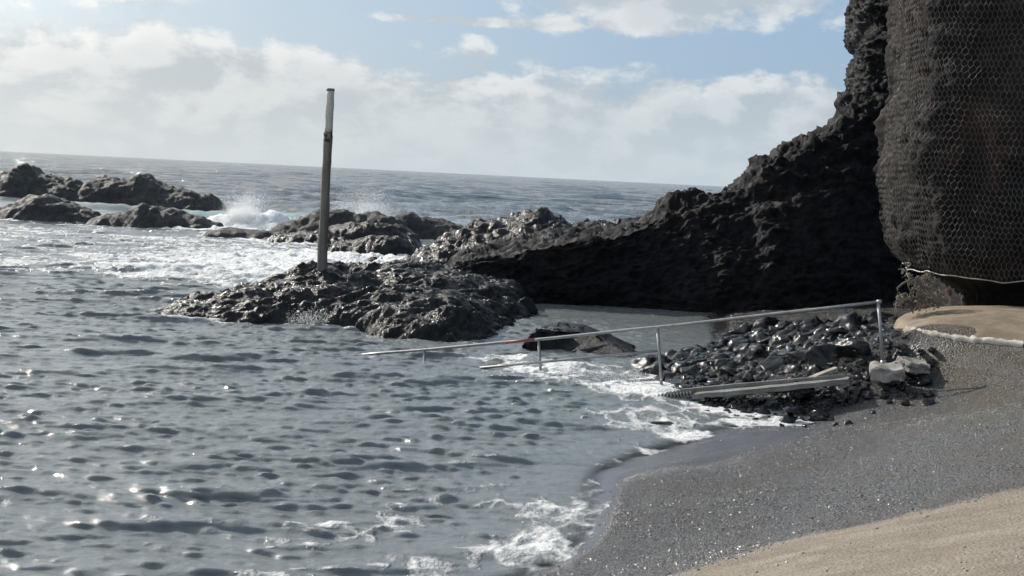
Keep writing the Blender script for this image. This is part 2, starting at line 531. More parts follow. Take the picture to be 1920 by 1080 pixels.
# smooth wet film where the swash has just run back
wl = np.array([on(1090, 880, 0.03)[:2], on(1180, 852, 0.05)[:2], on(1300, 838, 0.06)[:2], on(1450, 808, 0.08)[:2], on(1540, 795, 0.1)[:2]])
wlY = np.interp(X, wl[:, 0], wl[:, 1])
wid = np.interp(X, [0.6, 1.2, 2.2, 3.2, 4.2], [0.1, 0.5, 0.9, 0.85, 0.2])
WET_SHEEN = np.exp(-(((Y - wlY + 0.35) / (wid + 0.05)) ** 2)) * smooth(0.5, 1.2, X) * (1 - smooth(3.6, 4.6, X))
WET_SHEEN = np.maximum(WET_SHEEN, 1 - smooth(0.0, 0.07, Zb))
WET_SHEEN = np.clip(WET_SHEEN * 1.25, 0, 1)
RUB = smooth(15.9, 16.5, Y - 0.16 * (X - 3) + 0.25 * fbm(X, Y, 0 * X, 2.0, 3)) * (1 - smooth(5.6, 6.6, X) * (1 - smooth(18.6, 19.6, Y))) * smooth(1.0, 2.0, X)
Z = Z + RUB * (0.01 + 0.08 * np.maximum(0, 0.35 + fbm(X, Y, 0 * X + 5, 1.7, 4, 0.55, kind='b')))
me = mesh_np('beach', np.stack([X, Y, Z], -1).reshape(-1, 3), grid_faces(*X.shape))
add_attr(me, 'dry', DRY); add_attr(me, 'wet', WET_SHEEN); add_attr(me, 'rubble', RUB); add_attr(me, 'damp', (1 - smooth(0.15, 0.85, Zb)) * (1 - DRY))
beach = tag(link('beach', me, M_BEACH), 'dark volcanic gravel beach with tan dry sand at its upper edge', None, None, 'structure')

# ------------------------------------------------------------------ rock outcrops
OUTCROPS = []      # plan height functions, for the foam around them


def ridge_rock(name, label, sil, Yc, tf, tb, mat=None, res=0.09, amp=0.30, freq=0.9, p=2.2, base=-0.7, ext=0.0, seed=0.0, terr=0.0):
    pts = np.array([at(u, v, Yc) for u, v in sil])
    xs, zs = pts[:, 0], pts[:, 2]
    x0, x1 = xs[0] - 0.6, xs[-1] + 0.6
    gx = np.arange(x0, x1 + res, res)
    gy = np.arange(Yc - tf * 1.15, Yc + tb * 1.15, res)
    GX, GY = np.meshgrid(gx, gy)

    def hf(x, y):
        top = np.interp(x, np.r_[x0, xs, x1], np.r_[base, zs, base])
        yy = y - Yc + 0.5 * perlin(x * 0.5 + seed, 0 * x, 0 * x + seed)
        tt = np.where(yy < 0, -yy / tf, yy / tb)
        return base + (top - base) * np.clip(1 - tt ** p, 0, 1)
    OUTCROPS.append((hf, x0, x1, Yc - tf, Yc + tb, base))
    H = hf(GX, GY)
    P = np.stack([GX, GY, H], -1)
    n = grid_normals(P)
    s = seed * 13.7
    env = smooth(base, base + 0.5, H)[..., None]
    dsp = fbm(GX + s, GY, H, freq, 4, 0.52, kind='b') * 0.8 + fbm(GX, GY + s, H * 1.6, freq * 0.5, 3) * 0.6
    q = P + (n * 0.55 + np.array((0, 0, 0.45))) * (dsp * amp)[..., None] * env
    q = q + n * (env[..., 0] * amp * (0.42 * fbm(GX, GY + s, H * 1.4, freq * 2.8, 4, 0.6, kind='r') + 0.16 * fbm(GX + s, GY, H, freq * 8, 2, 0.6)))[..., None]
    q[..., 0] += env[..., 0] * 0.35 * amp * fbm(GX, GY, H + 9 + s, freq * 1.7, 3)
    q[..., 1] += env[..., 0] * 0.35 * amp * fbm(GX, GY, H - 9 + s, freq * 1.7, 3)
    f = grid_faces(*GX.shape)
    keep = (q[..., 2].reshape(-1)[f] > base + 0.08).any(1)
    v, f, _ = compact(q.reshape(-1, 3), f, keep)
    o = link(name, mesh_np(name, v, f), mat or M_FAR)
    tag(o, label, 'rock')
    return o


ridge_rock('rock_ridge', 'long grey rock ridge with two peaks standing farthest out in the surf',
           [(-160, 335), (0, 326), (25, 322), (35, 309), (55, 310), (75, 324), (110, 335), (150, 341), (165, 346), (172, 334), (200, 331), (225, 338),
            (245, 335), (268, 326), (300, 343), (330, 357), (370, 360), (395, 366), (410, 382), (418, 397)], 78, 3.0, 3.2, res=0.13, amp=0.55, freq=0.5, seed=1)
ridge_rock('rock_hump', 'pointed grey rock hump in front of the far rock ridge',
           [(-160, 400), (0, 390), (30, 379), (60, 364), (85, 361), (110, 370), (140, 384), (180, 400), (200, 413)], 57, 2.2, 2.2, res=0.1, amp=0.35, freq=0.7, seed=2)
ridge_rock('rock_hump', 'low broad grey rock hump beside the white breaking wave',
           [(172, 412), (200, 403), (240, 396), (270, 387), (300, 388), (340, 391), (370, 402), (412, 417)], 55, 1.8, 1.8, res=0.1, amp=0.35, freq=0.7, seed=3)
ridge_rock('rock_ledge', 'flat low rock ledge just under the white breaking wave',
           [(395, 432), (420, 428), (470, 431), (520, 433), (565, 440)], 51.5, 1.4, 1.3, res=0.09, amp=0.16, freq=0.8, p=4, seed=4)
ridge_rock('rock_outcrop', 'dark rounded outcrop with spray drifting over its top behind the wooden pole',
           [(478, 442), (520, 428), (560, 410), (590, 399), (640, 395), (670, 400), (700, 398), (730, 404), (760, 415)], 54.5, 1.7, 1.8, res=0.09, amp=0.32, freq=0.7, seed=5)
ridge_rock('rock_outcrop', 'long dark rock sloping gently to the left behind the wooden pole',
           [(470, 455), (500, 447), (560, 434), (600, 426), (650, 420), (690, 415), (740, 422), (780, 442)], 50, 1.6, 1.6, res=0.08, amp=0.28, freq=0.8, seed=6, mat=M_WET)
ridge_rock('rock_outcrop', 'small steep dark rock with water pouring off its left side',
           [(600, 463), (640, 455), (680, 447), (715, 440), (750, 443), (782, 466)], 46, 1.2, 1.3, res=0.07, amp=0.25, freq=1.0, seed=7, mat=M_WET)
ridge_rock('rock_outcrop', 'rounded dark rock with a low tail running towards the headland',
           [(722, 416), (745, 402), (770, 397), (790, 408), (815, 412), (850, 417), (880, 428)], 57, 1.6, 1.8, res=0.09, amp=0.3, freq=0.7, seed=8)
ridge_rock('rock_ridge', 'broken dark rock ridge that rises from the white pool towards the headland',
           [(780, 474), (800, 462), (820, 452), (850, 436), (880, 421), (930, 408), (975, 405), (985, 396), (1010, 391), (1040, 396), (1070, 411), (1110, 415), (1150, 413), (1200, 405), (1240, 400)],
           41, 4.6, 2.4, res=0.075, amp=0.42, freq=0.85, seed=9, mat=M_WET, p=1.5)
for k, (uu, vv, yy, ww_) in enumerate([(700, 481, 41.5, 14), (772, 480, 40.5, 22), (745, 487, 39, 26), (815, 484, 40, 24)]):
    ridge_rock('pool_rock', 'small black rock poking out of the white foam behind the pole', [(uu - ww_, vv + 7), (uu - ww_ * 0.4, vv), (uu + ww_ * 0.3, vv - 1), (uu + ww_, vv + 6)],
               yy, 0.6, 0.6, res=0.05, amp=0.12, freq=2.0, seed=20 + k, mat=M_WET, base=-0.4)['group'] = 'small rocks in the white pool'

# platform that carries the pole
plan = [on(u, v, 0)[:2] for u, v in [(222, 583), (310, 598), (430, 606), (560, 606), (640, 616), (700, 634), (780, 642), (870, 647), (940, 638), (985, 614), (1022, 590)]]
plan += [np.array(q) for q in [(0.9, 29.6), (-0.5, 31.5), (-2.0, 31.0), (-4.2, 30.2), (-5.6, 28.8), (-7.0, 26.6)]]
plan = np.array(plan)


def poly_sd(x, y, poly):
    """positive inside"""
    dmin = np.full(x.shape, 1e9); inside = np.zeros(x.shape, bool)
    n = len(poly)
    for i in range(n):
        a, b_ = poly[i], poly[(i + 1) % n]
        e = b_ - a
        t_ = np.clip(((x - a[0]) * e[0] + (y - a[1]) * e[1]) / (e @ e), 0, 1)
        dmin = np.minimum(dmin, np.hypot(x - a[0] - t_ * e[0], y - a[1] - t_ * e[1]))
        c = ((a[1] > y) != (b_[1] > y)) & (x < (b_[0] - a[0]) * (y - a[1]) / (b_[1] - a[1] + 1e-12) + a[0])
        inside ^= c
    return np.where(inside, dmin, -dmin)


plat_h = tps_fit([(*on(300, 580, 0.15)[:2], 0.24), (*on(262, 585, 0.05)[:2], 0.14), (*on(380, 585, 0.2)[:2], 0.26), (*at(430, 540, 26.0)[:2], 0.5), (*at(604, 505, 27)[:2], 0.80), (*at(650, 490, 28)[:2], 0.95), (*at(530, 512, 27)[:2], 0.72),
                  (*on(500, 590, 0.2)[:2], 0.2), (*on(640, 570, 0.5)[:2], 0.42), (*on(760, 580, 0.55)[:2], 0.55), (*on(900, 600, 0.45)[:2], 0.42), (*on(980, 588, 0.2)[:2], 0.2),
                  (*at(800, 515, 27.5)[:2], 0.85), (*at(900, 530, 27.5)[:2], 0.75), (*at(850, 560, 25.0)[:2], 0.62), (*at(740, 493, 30)[:2], 1.0), (*at(690, 540, 25)[:2], 0.6)])


def plat(x, y):
    sd = poly_sd(x, y, plan) + 0.25 * perlin(x * 1.1, y * 1.1, 0 * x + 3.3)
    hc = tps_eval(plat_h, x, y)
    return -0.6 + (0.86 * hc + 0.6) * np.where(sd > 0, 1 - np.exp(-np.maximum(sd, 0) / 0.34), 0)


gx = np.arange(-8.6, 1.6, 0.04); gy = np.arange(21.2, 32.2, 0.04)
GX, GY = np.meshgrid(gx, gy)
H = plat(GX, GY)
OUTCROPS.append((plat, -8.6, 1.6, 21.2, 32.2, -0.6))
P = np.stack([GX, GY, H], -1)
nn = grid_normals(P)
env = smooth(-0.6, 0.0, H)
rx_, ry_ = GX * 0.86 + GY * 0.5, GY * 0.86 - GX * 0.5
big = fbm(rx_ * 0.7, ry_ * 1.3, H, 0.95, 4, 0.5, kind='b')
# tilted ledges: saw-tooth steps along the layering
ph = (ry_ * 0.85 + 0.55 * perlin(GX * 0.5, GY * 0.5, 0 * GX)) * 1.15 + 0.5 * perlin(rx_ * 0.7, ry_ * 0.7, 0 * GX + 5)
saw = (ph - np.floor(ph)); saw = np.where(saw < 0.8, saw / 0.8, (1 - saw) / 0.2)
q = P + (nn * 0.5 + np.array((0, 0, 0.5))) * (env * (0.19 * big + 0.08 * fbm(rx_ * 0.8, ry_ * 1.6, H, 2.6, 3, kind='r') + 0.05 * fbm(GX, GY, H, 7.0, 3, kind='r')))[..., None]
q[..., 2] += env * 0.30 * (saw - 0.5) * smooth(0.2, 0.7, perlin(GX * 0.4, GY * 0.4, 0 * GX + 8) + 0.6)
q[..., 0] += env * 0.10 * fbm(GX, GY, H + 4, 2.2, 3); q[..., 1] += env * 0.12 * fbm(GX, GY, H - 4, 2.2, 3)
f = grid_faces(*GX.shape)
keep = (q[..., 2].reshape(-1)[f] > -0.5).any(1)
v, f, _ = compact(q.reshape(-1, 3), f, keep)
tag(link('rock_platform', mesh_np('rock_platform', v, f), M_WET), 'wet black layered lava platform that carries the wooden pole', 'rock')

# ------------------------------------------------------------------ headland and cliff (profile swept along x)
lip_px = [(826, 512, 30.6), (840, 498, 30.2), (867, 478, 30.0), (920, 470, 30), (947, 459, 30), (1033, 458, 30), (1100, 448, 30.2), (1180, 436, 30.6), (1230, 415, 31.4), (1290, 380, 31.8), (1370, 375, 31.8),
          (1400, 345, 31.8), (1430, 315, 31.8), (1480, 292, 31.8), (1545, 255, 31.8), (1580, 215, 31.8), (1640, 190, 31.8), (2000, 170, 31.8)]
lip = np.array([at(u, v, Yv) for u, v, Yv in lip_px])
crest_px = [(810, 512, 31.8), (840, 490, 32.5), (880, 466, 33), (940, 452, 34), (1010, 437, 34.5), (1080, 428, 34.5), (1140, 425, 34), (1185, 412, 33.5), (1212, 402, 33.2), (1230, 382, 33), (1260, 366, 33), (1290, 354, 33), (1330, 357, 33), (1368, 358, 33),
            (1385, 350, 33), (1400, 325, 33), (1420, 296, 33), (1460, 287, 33), (1478, 273, 33), (1520, 255, 33), (1545, 236, 33), (1566, 215, 33), (1582, 190, 33),
            (1620, 170, 33), (1700, 150, 33), (2000, 140, 33)]
crest = np.array([at(u, v, Yv) for u, v, Yv in crest_px])
nx = int((16.0 + 2.4) / 0.045)
cx = np.linspace(-2.4, 16.0, nx)
Yl = np.interp(cx, lip[:, 0], lip[:, 1]); Zl = np.interp(cx, lip[:, 0], lip[:, 2])
Yc_ = np.interp(cx, crest[:, 0], crest[:, 1]); Zc = np.interp(cx, crest[:, 0], crest[:, 2])
Zl = np.minimum(Zl, Zc - 0.15)
endf = smooth(-2.4, -1.5, cx)
Zl = -0.6 + (Zl + 0.6) * endf; Zc = -0.6 + (Zc + 0.6) * endf
Yb = 29.3 + 0.5 * np.sin(cx * 0.7) + 0.4 * smooth(3, 9, cx)
ca, cbn, cc, cd_ = 150, 46, 40, 10
rows = []
for tt in np.linspace(0, 1, ca): rows.append((Yb + (Yl - Yb) * tt ** 1.6, -0.7 + (Zl + 0.7) * tt))
for tt in np.linspace(0, 1, cbn + 1)[1:]: rows.append((Yl + (Yc_ - Yl) * tt, Zl + (Zc - Zl) * tt))
for tt in np.linspace(0, 1, cc + 1)[1:]: rows.append((Yc_ + 5.5 * tt, Zc * (1 - tt ** 1.7) - 0.7 * tt))
P = np.stack([np.stack([cx, r[0], r[1]], -1) for r in rows], 0)
nn = grid_normals(P)
x_, y_, z_ = P[..., 0], P[..., 1], P[..., 2]
hi = smooth(2.0, 4.0, z_)
env = smooth(-0.7, 0.0, z_)
strat = fbm(x_ * 0.8, y_ * 0.8, z_ * 2.4, 0.8, 4, 0.55, kind='r')
lump = fbm(x_, y_, z_, 0.8, 5, 0.5, kind='b')
crag = fbm(x_, y_, z_ * 1.3, 3.0, 4, 0.55, kind='r')
disp = 0.26 * lump + 0.44 * strat * (0.4 + 0.6 * hi) + 0.13 * crag
top_w = smooth(0.3, 0.8, nn[..., 2])
q = P + nn * (disp * env)[..., None]
q[..., 2] += env * top_w * 0.16 * fbm(x_, y_, z_, 1.6, 4, kind='b')
q[..., 0] += env * hi * (0.34 * fbm(x_ * 0.5, y_ * 0.5, z_ * 1.6, 0.9, 4, 0.6) + 0.10 * fbm(x_, y_, z_, 4.0, 3, 0.6))
q[..., 2] += env * hi * 0.14 * fbm(x_, y_, z_ + 7, 3.2, 3, 0.6)
v, f = q.reshape(-1, 3), grid_faces(*x_.shape)
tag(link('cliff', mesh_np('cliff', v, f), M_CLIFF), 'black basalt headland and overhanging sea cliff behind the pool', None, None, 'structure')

# tall part of the cliff that closes the bay: a face wrapped round its seaward corner
def wrap_curve(pts, n=700, k=41):
    pts = np.array(pts, float)
    sg = np.r_[0, np.cumsum(np.hypot(*np.diff(pts, axis=0).T))]
    t_ = np.linspace(0, sg[-1], n)
    a, b_ = np.interp(t_, sg, pts[:, 0]), np.interp(t_, sg, pts[:, 1])
    ke = np.ones(k) / k
    a = np.convolve(np.pad(a, k // 2, 'edge'), ke, 'valid'); b_ = np.convolve(np.pad(b_, k // 2, 'edge'), ke, 'valid')
    return np.r_[0, np.cumsum(np.hypot(np.diff(a), np.diff(b_)))], a, b_


cs, cxx, cyy = wrap_curve([(11.2, 41), (10.4, 36.5), (9.45, 33.6), (9.35, 32.3), (10.1, 31.5), (12, 31.0), (15, 30.2), (18, 29)])
gs = np.concatenate([np.arange(0, 5, 0.14), np.arange(5, 12, 0.04), np.arange(12, cs[-1], 0.15)])
gz = np.concatenate([np.arange(2.5, 9.6, 0.04), np.arange(9.6, 15, 0.2)])
S_, Z_ = np.meshgrid(gs, gz)
x_ = np.interp(S_, cs, cxx); y_ = np.interp(S_, cs, cyy)
tx = np.interp(S_ + 0.1, cs, cxx) - np.interp(S_ - 0.1, cs, cxx); ty = np.interp(S_ + 0.1, cs, cyy) - np.interp(S_ - 0.1, cs, cyy)
ll = np.hypot(tx, ty) + 1e-9
nxx, nyy = ty / ll, -tx / ll
dd = 0.36 * fbm(x_, y_, Z_ * 1.2, 0.55, 3) + 0.22 * fbm(x_ * 0.7, y_ * 0.7, Z_ * 2.2, 1.5, 4, 0.6, kind='r') + 0.12 * fbm(x_, y_, Z_ * 1.4, 4.5, 3, 0.6, kind='r')
dd = dd - 0.14 * np.exp(-((Z_ - 7.75) / 0.25) ** 2) + 0.16 * smooth(7.8, 8.1, Z_) + 0.14 * np.exp(-((Z_ - 7.0) / 0.4) ** 2) + 0.1 * (1 - smooth(5, 7, Z_))
P = np.stack([x_ + nxx * dd, y_ + nyy * dd, Z_ + 0.10 * fbm(x_, y_, Z_, 2.5, 3)], -1)
tb = P[-1:].copy(); tb[..., 0] += 4
P = np.concatenate([P, tb], 0)
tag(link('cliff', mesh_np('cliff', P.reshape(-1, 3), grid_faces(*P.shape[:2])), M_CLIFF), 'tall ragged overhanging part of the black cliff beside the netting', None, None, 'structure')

# ------------------------------------------------------------------ netted buttress
# plan curve of the face, from its hidden left flank round to the right
fc = np.array([(8.8, 28.5), (8.15, 25.0), (7.4, 22.6), (6.95, 21.2), (6.88, 20.5), (7.12, 20.0), (7.5, 19.55), (8.6, 19.2), (10.0, 18.6), (12.0, 17.6), (14.5, 16.2)])
seg = np.r_[0, np.cumsum(np.hypot(*np.diff(fc, axis=0).T))]
SL = seg[-1]


def catmull(s):
    xs_ = np.interp(s, seg, fc[:, 0]); ys_ = np.interp(s, seg, fc[:, 1])
    return xs_, ys_


sd_ = np.linspace(0, SL, 900)
fx, fy = catmull(sd_)
ker = np.ones(61) / 61
fx = np.convolve(np.pad(fx, 30, 'edge'), ker, 'valid'); fy = np.convolve(np.pad(fy, 30, 'edge'), ker, 'valid')
seg2 = np.r_[0, np.cumsum(np.hypot(np.diff(fx), np.diff(fy)))]


def face(s, z, off=0.0, detail=True):
    x = np.interp(s, seg2, fx); y = np.interp(s, seg2, fy)
    e = 0.05
    tx = np.interp(s + e, seg2, fx) - np.interp(s - e, seg2, fx); ty = np.interp(s + e, seg2, fy) - np.interp(s - e, seg2, fy)
    L_ = np.hypot(tx, ty) + 1e-9
    nx_, ny_ = ty / L_, -tx / L_          # outward (towards the camera side)
    nx_, ny_ = np.where(ny_ > 0.999, nx_, nx_), ny_
    bulge = 0.07 * np.sin((z - 1.8) * 0.9 + 0.2) - 0.22 * np.exp(-((z - 1.75) / 0.45) ** 2) + 0.02 * (z - 4)
    sm = 0.16 * fbm(x, y, z * 0.8, 0.55, 2) + bulge + 0.16 * perlin(s * 1.1 + 0.25 * z, z * 0.28, 0 * z + 6) - 0.22 * np.exp(-((s - 8.9 - 0.08 * z) / 0.28) ** 2) * smooth(2.2, 3.2, z)
    if detail:
        rough = 0.28 * fbm(x, y, z, 1.0, 5, 0.52, kind='b') + 0.10 * fbm(x, y, z * 1.5, 4.0, 3, kind='r')
        under = -0.85 * (1 - smooth(1.55, 1.95, z))
        sm = sm + rough - 0.06 + under
    else:
        sm = sm + np.maximum(0.28 * fbm(x, y, z, 1.0, 3, 0.5, kind='b'), -0.06) + 0.12
    sm = sm + off
    return np.stack([x + nx_ * sm - 0.05 * (z - 2.6), y + ny_ * sm, z + 0 * x], -1)


ss = np.concatenate([np.arange(0, 5.5, 0.12), np.arange(5.5, 12.5, 0.05), np.arange(12.5, seg2[-1], 0.15)])
zz = np.concatenate([np.arange(0.2, 9.0, 0.05), np.arange(9.0, 15, 0.2)])
S, ZZ = np.meshgrid(ss, zz)
v = face(S, ZZ)
topback = v[-1:].copy(); topback[..., 1] += 9; topback[..., 0] += 3
v = np.concatenate([v, topback], 0)
butt = link('cliff_buttress', mesh_np('cliff_buttress', v.reshape(-1, 3), grid_faces(v.shape[0], v.shape[1])), M_NETROCK)
tag(butt, 'dark brown cliff buttress behind the wire netting', None, None, 'structure')


def tubes(segs, r, sides=3):
    """list of (a, b) arrays -> prisms joined in one vertex/face array"""
    A = segs[:, 0]; B = segs[:, 1]
    D = B - A; D /= np.linalg.norm(D, axis=1, keepdims=True) + 1e-9
    ref = np.where(np.abs(D[:, 2:3]) > 0.9, np.array([[1.0, 0, 0]]), np.array([[0, 0, 1.0]]))
    U = np.cross(D, ref); U /= np.linalg.norm(U, axis=1, keepdims=True) + 1e-9
    W = np.cross(D, U)
    vs = []
    for end in (A, B):
        for k in range(sides):
            a = 2 * math.pi * k / sides
            vs.append(end + r * (math.cos(a) * U + math.sin(a) * W))
    V = np.stack(vs, 1)                       # n, 2*sides, 3
    n = len(segs)
    base = (np.arange(n) * 2 * sides)[:, None, None]
    fa = np.array([[k, (k + 1) % sides, sides + (k + 1) % sides, sides + k] for k in range(sides)])[None]
    return V.reshape(-1, 3), (base + fa).reshape(-1, 4).astype(np.int32)


# hexagonal netting
cw, chh = 0.078, 0.100                        # cell width and row pitch
s0, s1, z0, z1 = 5.2, 12.4, 1.86, 7.6
segs = []
nxc = int((s1 - s0) / cw); nzc = int((z1 - z0) / chh)
pts_a, pts_b = [], []
for j in range(nzc):
    zb = z0 + j * chh
    offs = 0.5 * cw if j % 2 else 0.0
    s_ = s0 + offs + np.arange(nxc) * cw
    pts_a.append(np.stack([s_, np.full(nxc, zb + 0.026)], 1)); pts_b.append(np.stack([s_, np.full(nxc, zb + 0.074)], 1))          # twisted upright
    for sg in (-1, 1):
        pts_a.append(np.stack([s_, np.full(nxc, zb + 0.074)], 1)); pts_b.append(np.stack([s_ + sg * 0.5 * cw, np.full(nxc, zb + chh + 0.026)], 1))
pa, pb = np.concatenate(pts_a), np.concatenate(pts_b)


def jig(q):
    s_, z_ = q[:, 0], q[:, 1]
    s2 = s_ + 0.06 * perlin(s_ * 2.2, z_ * 2.2, 0 * s_) + 0.02 * perlin(s_ * 7, z_ * 7, 0 * s_ + 4) + 0.12 * perlin(s_ * 0.5, z_ * 0.35, 0 * s_ + 9)
    z2 = z_ + 0.05 * perlin(s_ * 2.2, z_ * 2.2, 0 * s_ + 20) + 0.10 * np.maximum(0, 1 - (z_ - z0) / 0.8) * perlin(s_ * 0.9, 0 * s_, 0 * s_ + 2)
    return s2, z2


sa, za = jig(pa); sb, zb_ = jig(pb)
segs = np.stack([face(sa, za, 0.03, False), face(sb, zb_, 0.03, False)], 1)
nv, nf = tubes(segs, 0.0037, 3)
net = bpy.data.objects.new('rockfall_netting', None); COL.objects.link(net)
net.location = (6.4, 20.2, z0)
tag(net, 'grey hexagonal wire netting draped over the dark cliff buttress', 'netting')
IT = Matrix.Translation(-Vector(net.location))


def child(name, me, mat, parent):
    o = link(name, me, mat, parent)
    o.matrix_parent_inverse = Matrix.Translation(-Vector(parent.location)) if parent.parent is None else Matrix()
    return o


child('wire_mesh', mesh_np('wire_mesh', nv, nf), M_WIRE, net)
es = np.arange(s0, s1, 0.06)
eq = np.stack([es, np.full(len(es), z0 + 0.02)], 1)
e1, e2 = jig(eq)
ep = face(e1, e2, 0.045, False)
nv, nf = tubes(np.stack([ep[:-1], ep[1:]], 1), 0.011, 6)
child('edge_cable', mesh_np('edge_cable', nv, nf), M_CABLE, net)

# ------------------------------------------------------------------ sea
def ocean_tile(N, L, wdir, V, seed, cut, spread=2.0, choppy=1.0):
    g = 9.81
    r = np.random.default_rng(seed)
    k1 = 2 * np.pi * np.fft.fftfreq(N, L / N)
    KX, KY = np.meshgrid(k1, k1)
    K = np.hypot(KX, KY); K[0, 0] = 1e-6
    cosf = (KX * wdir[0] + KY * wdir[1]) / K
    Lw = V * V / g
    Ph = np.exp(-1 / (K * Lw) ** 2) / K ** 4 * (0.04 + np.abs(cosf) ** spread) * np.exp(-(K * cut) ** 2)
    Ph[0, 0] = 0
    h = (r.normal(size=(N, N)) + 1j * r.normal(size=(N, N))) * np.sqrt(Ph)
    hh = np.fft.ifft2(h).real
    sc = 1 / hh.std()
    Dx = np.fft.ifft2(-1j * KX / K * h).real * sc
    Dy = np.fft.ifft2(-1j * KY / K * h).real * sc
    # folding (jacobian) marks the sharp crests
    jx = np.fft.ifft2(KX * KX / K * h).real * sc
    jy = np.fft.ifft2(KY * KY / K * h).real * sc
    return dict(h=hh * sc, dx=Dx, dy=Dy, j=jx + jy, L=L, N=N)


def samp(T, key, x, y):
    N, L = T['N'], T['L']
    a = x / L * N; b_ = y / L * N
    i = np.floor(a).astype(int); j = np.floor(b_).astype(int)
    fx_ = a - i; fy_ = b_ - j
    i %= N; j %= N
    i2 = (i + 1) % N; j2 = (j + 1) % N
    A = T[key]
    return (A[j, i] * (1 - fx_) + A[j, i2] * fx_) * (1 - fy_) + (A[j2, i] * (1 - fx_) + A[j2, i2] * fx_) * fy_


def graded(start, stop, first, growth, cap=None):
    out_ = [start]; s_ = first
    while out_[-1] < stop:
        out_.append(out_[-1] + s_)
        s_ *= 1 + growth
        if cap: s_ = min(s_, cap)
    return np.array(out_)


xr = graded(3.0, 32.0, 0.045, 0.012); xr2 = graded(xr[-1], 9000.0, (xr[-1] - xr[-2]), 0.045)
right = np.r_[xr, xr2[1:]]
left = -(right - 3.0) - 5.0
sx = np.r_[left[::-1], np.arange(-5 + 0.036, 3.0, 0.036), right]
ya = graded(6.2, 30.0, 0.026, 0.0026); yb = graded(ya[-1], 95.0, ya[-1] - ya[-2], 0.0075); yc = graded(yb[-1], 16000.0, yb[-1] - yb[-2], 0.022)
sy = np.r_[ya, yb[1:], yc[1:]]
X, Y = np.meshgrid(sx, sy)
T1 = ocean_tile(640, 19.7, (0.22, -0.97), 1.5, 3, 0.020, 3.0)
T2 = ocean_tile(512, 93.0, (0.2, -0.98), 6.5, 5, 0.25, 2.0)
T3 = ocean_tile(256, 7.3, (-0.42, -0.91), 0.62, 8, 0.014, 2.5)
for T_ in (T1, T3):                      # peaked crests, flat troughs
    T_['h'] = T_['h'] + 0.24 * T_['h'] ** 2
    T_['h'] -= T_['h'].mean(); T_['h'] /= T_['h'].std()
bh = np.full(X.shape, -0.9)
mk = (X > -6) & (X < 12) & (Y < 30)
bh[mk] = beach_h(X[mk], Y[mk])
bh = np.where(X < -3.0, np.minimum(bh, -0.5), bh)
rock = np.full(X.shape, -0.9)
for hf, x0, x1, y0, y1, base in OUTCROPS:
    m_ = (X > x0 - 1) & (X < x1 + 1) & (Y > y0 - 1) & (Y < y1 + 1)
    rock[m_] = np.maximum(rock[m_], hf(X[m_], Y[m_]) + (-0.9 - base) * 0)
depth = -np.maximum(bh, rock)
shal = smooth(0.02, 0.55, -bh)
seaward = smooth(48, 75, Y)
pool = smooth(-0.6, 1.2, X) * smooth(21.5, 23.0, Y) * (1 - smooth(33, 36, Y))
a1 = (0.0208 + 0.028 * seaward) * (0.15 + 0.85 * shal) * (1 - 0.8 * pool)
a3 = 0.0095 * (0.75 + 0.5 * smooth(-0.3, 0.3, fbm(X * 0.6, Y, 0 * X + 31, 0.35, 2))) * (0.3 + 0.7 * shal) * (1 - 0.5 * pool)
a2 = (0.022 + 0.025 * smooth(20, 45, Y) + 0.21 * seaward) * (0.1 + 0.9 * shal) * (1 - 0.9 * pool)
fade1 = 1 - smooth(110, 200, Y)
fade2 = 1 - smooth(900, 2500, Y)
a1 = a1 * fade1; a3 = a3 * fade1; a2 = a2 * fade2
Zs = a1 * samp(T1, 'h', X / 1.85, Y) + a3 * samp(T3, 'h', X / 1.25, Y) + a2 * samp(T2, 'h', X, Y)
jac = samp(T1, 'j', X / 1.85, Y)
jac2 = samp(T2, 'j', X, Y)
XX = X + 1.0 * (a3 * samp(T3, 'dx', X / 1.25, Y) + a1 * samp(T1, 'dx', X / 1.85, Y) + a2 * samp(T2, 'dx', X, Y))
YY = Y + 0.8 * (a3 * samp(T3, 'dy', X / 1.25, Y) + a1 * samp(T1, 'dy', X / 1.85, Y) + a2 * samp(T2, 'dy', X, Y))

# crests lean shorewards: short steep fronts, long gentle backs
YY -= 1.9 * (1 - 0.75 * smooth(40, 60, Y)) * (a1 * samp(T1, 'h', X / 1.85, Y) + 0.7 * a3 * samp(T3, 'h', X / 1.25, Y))

# foam
foam = np.zeros_like(X); aer = np.zeros_like(X); lumpy = np.zeros_like(X)


def blobf(c, rx, ry, rot=0.0):
    ddx, ddy = X - c[0], Y - c[1]
    cr, sr = math.cos(rot), math.sin(rot)
    return np.exp(-((ddx * cr + ddy * sr) / rx) ** 2 - ((-ddx * sr + ddy * cr) / ry) ** 2)


near = (Y < 140) & (np.abs(X) < 90)
big = np.zeros_like(X); fin = np.zeros_like(X)
big[near] = fbm(X[near] * 0.7, Y[near] * 1.0, 0 * X[near], 0.22, 4)
fin[near] = fbm(X[near] * 0.8, Y[near], 0 * X[near] + 3, 1.1, 4)
# backwash in front of the far rocks
back = smooth(27.5, 33, Y + 0.25 * (X + 10)) * (1 - smooth(50, 58, Y)) * (1 - smooth(-6, -1.5, X))
foam += back * (0.40 + 0.5 * big + 0.35 * fin)
# tumbling crest running behind the platform
foam += 0.50 * blobf(on(400, 521)[:2], 5.0, 1.7, -0.10) * (0.8 + fin)
foam += 0.25 * blobf(on(250, 560)[:2], 5.5, 1.3, -0.05)
# white pool behind the pole and water round the rocks
wp = blobf((-5.0, 40), 4.2, 5.2)
foam += 0.85 * np.minimum(1, 1.3 * wp)
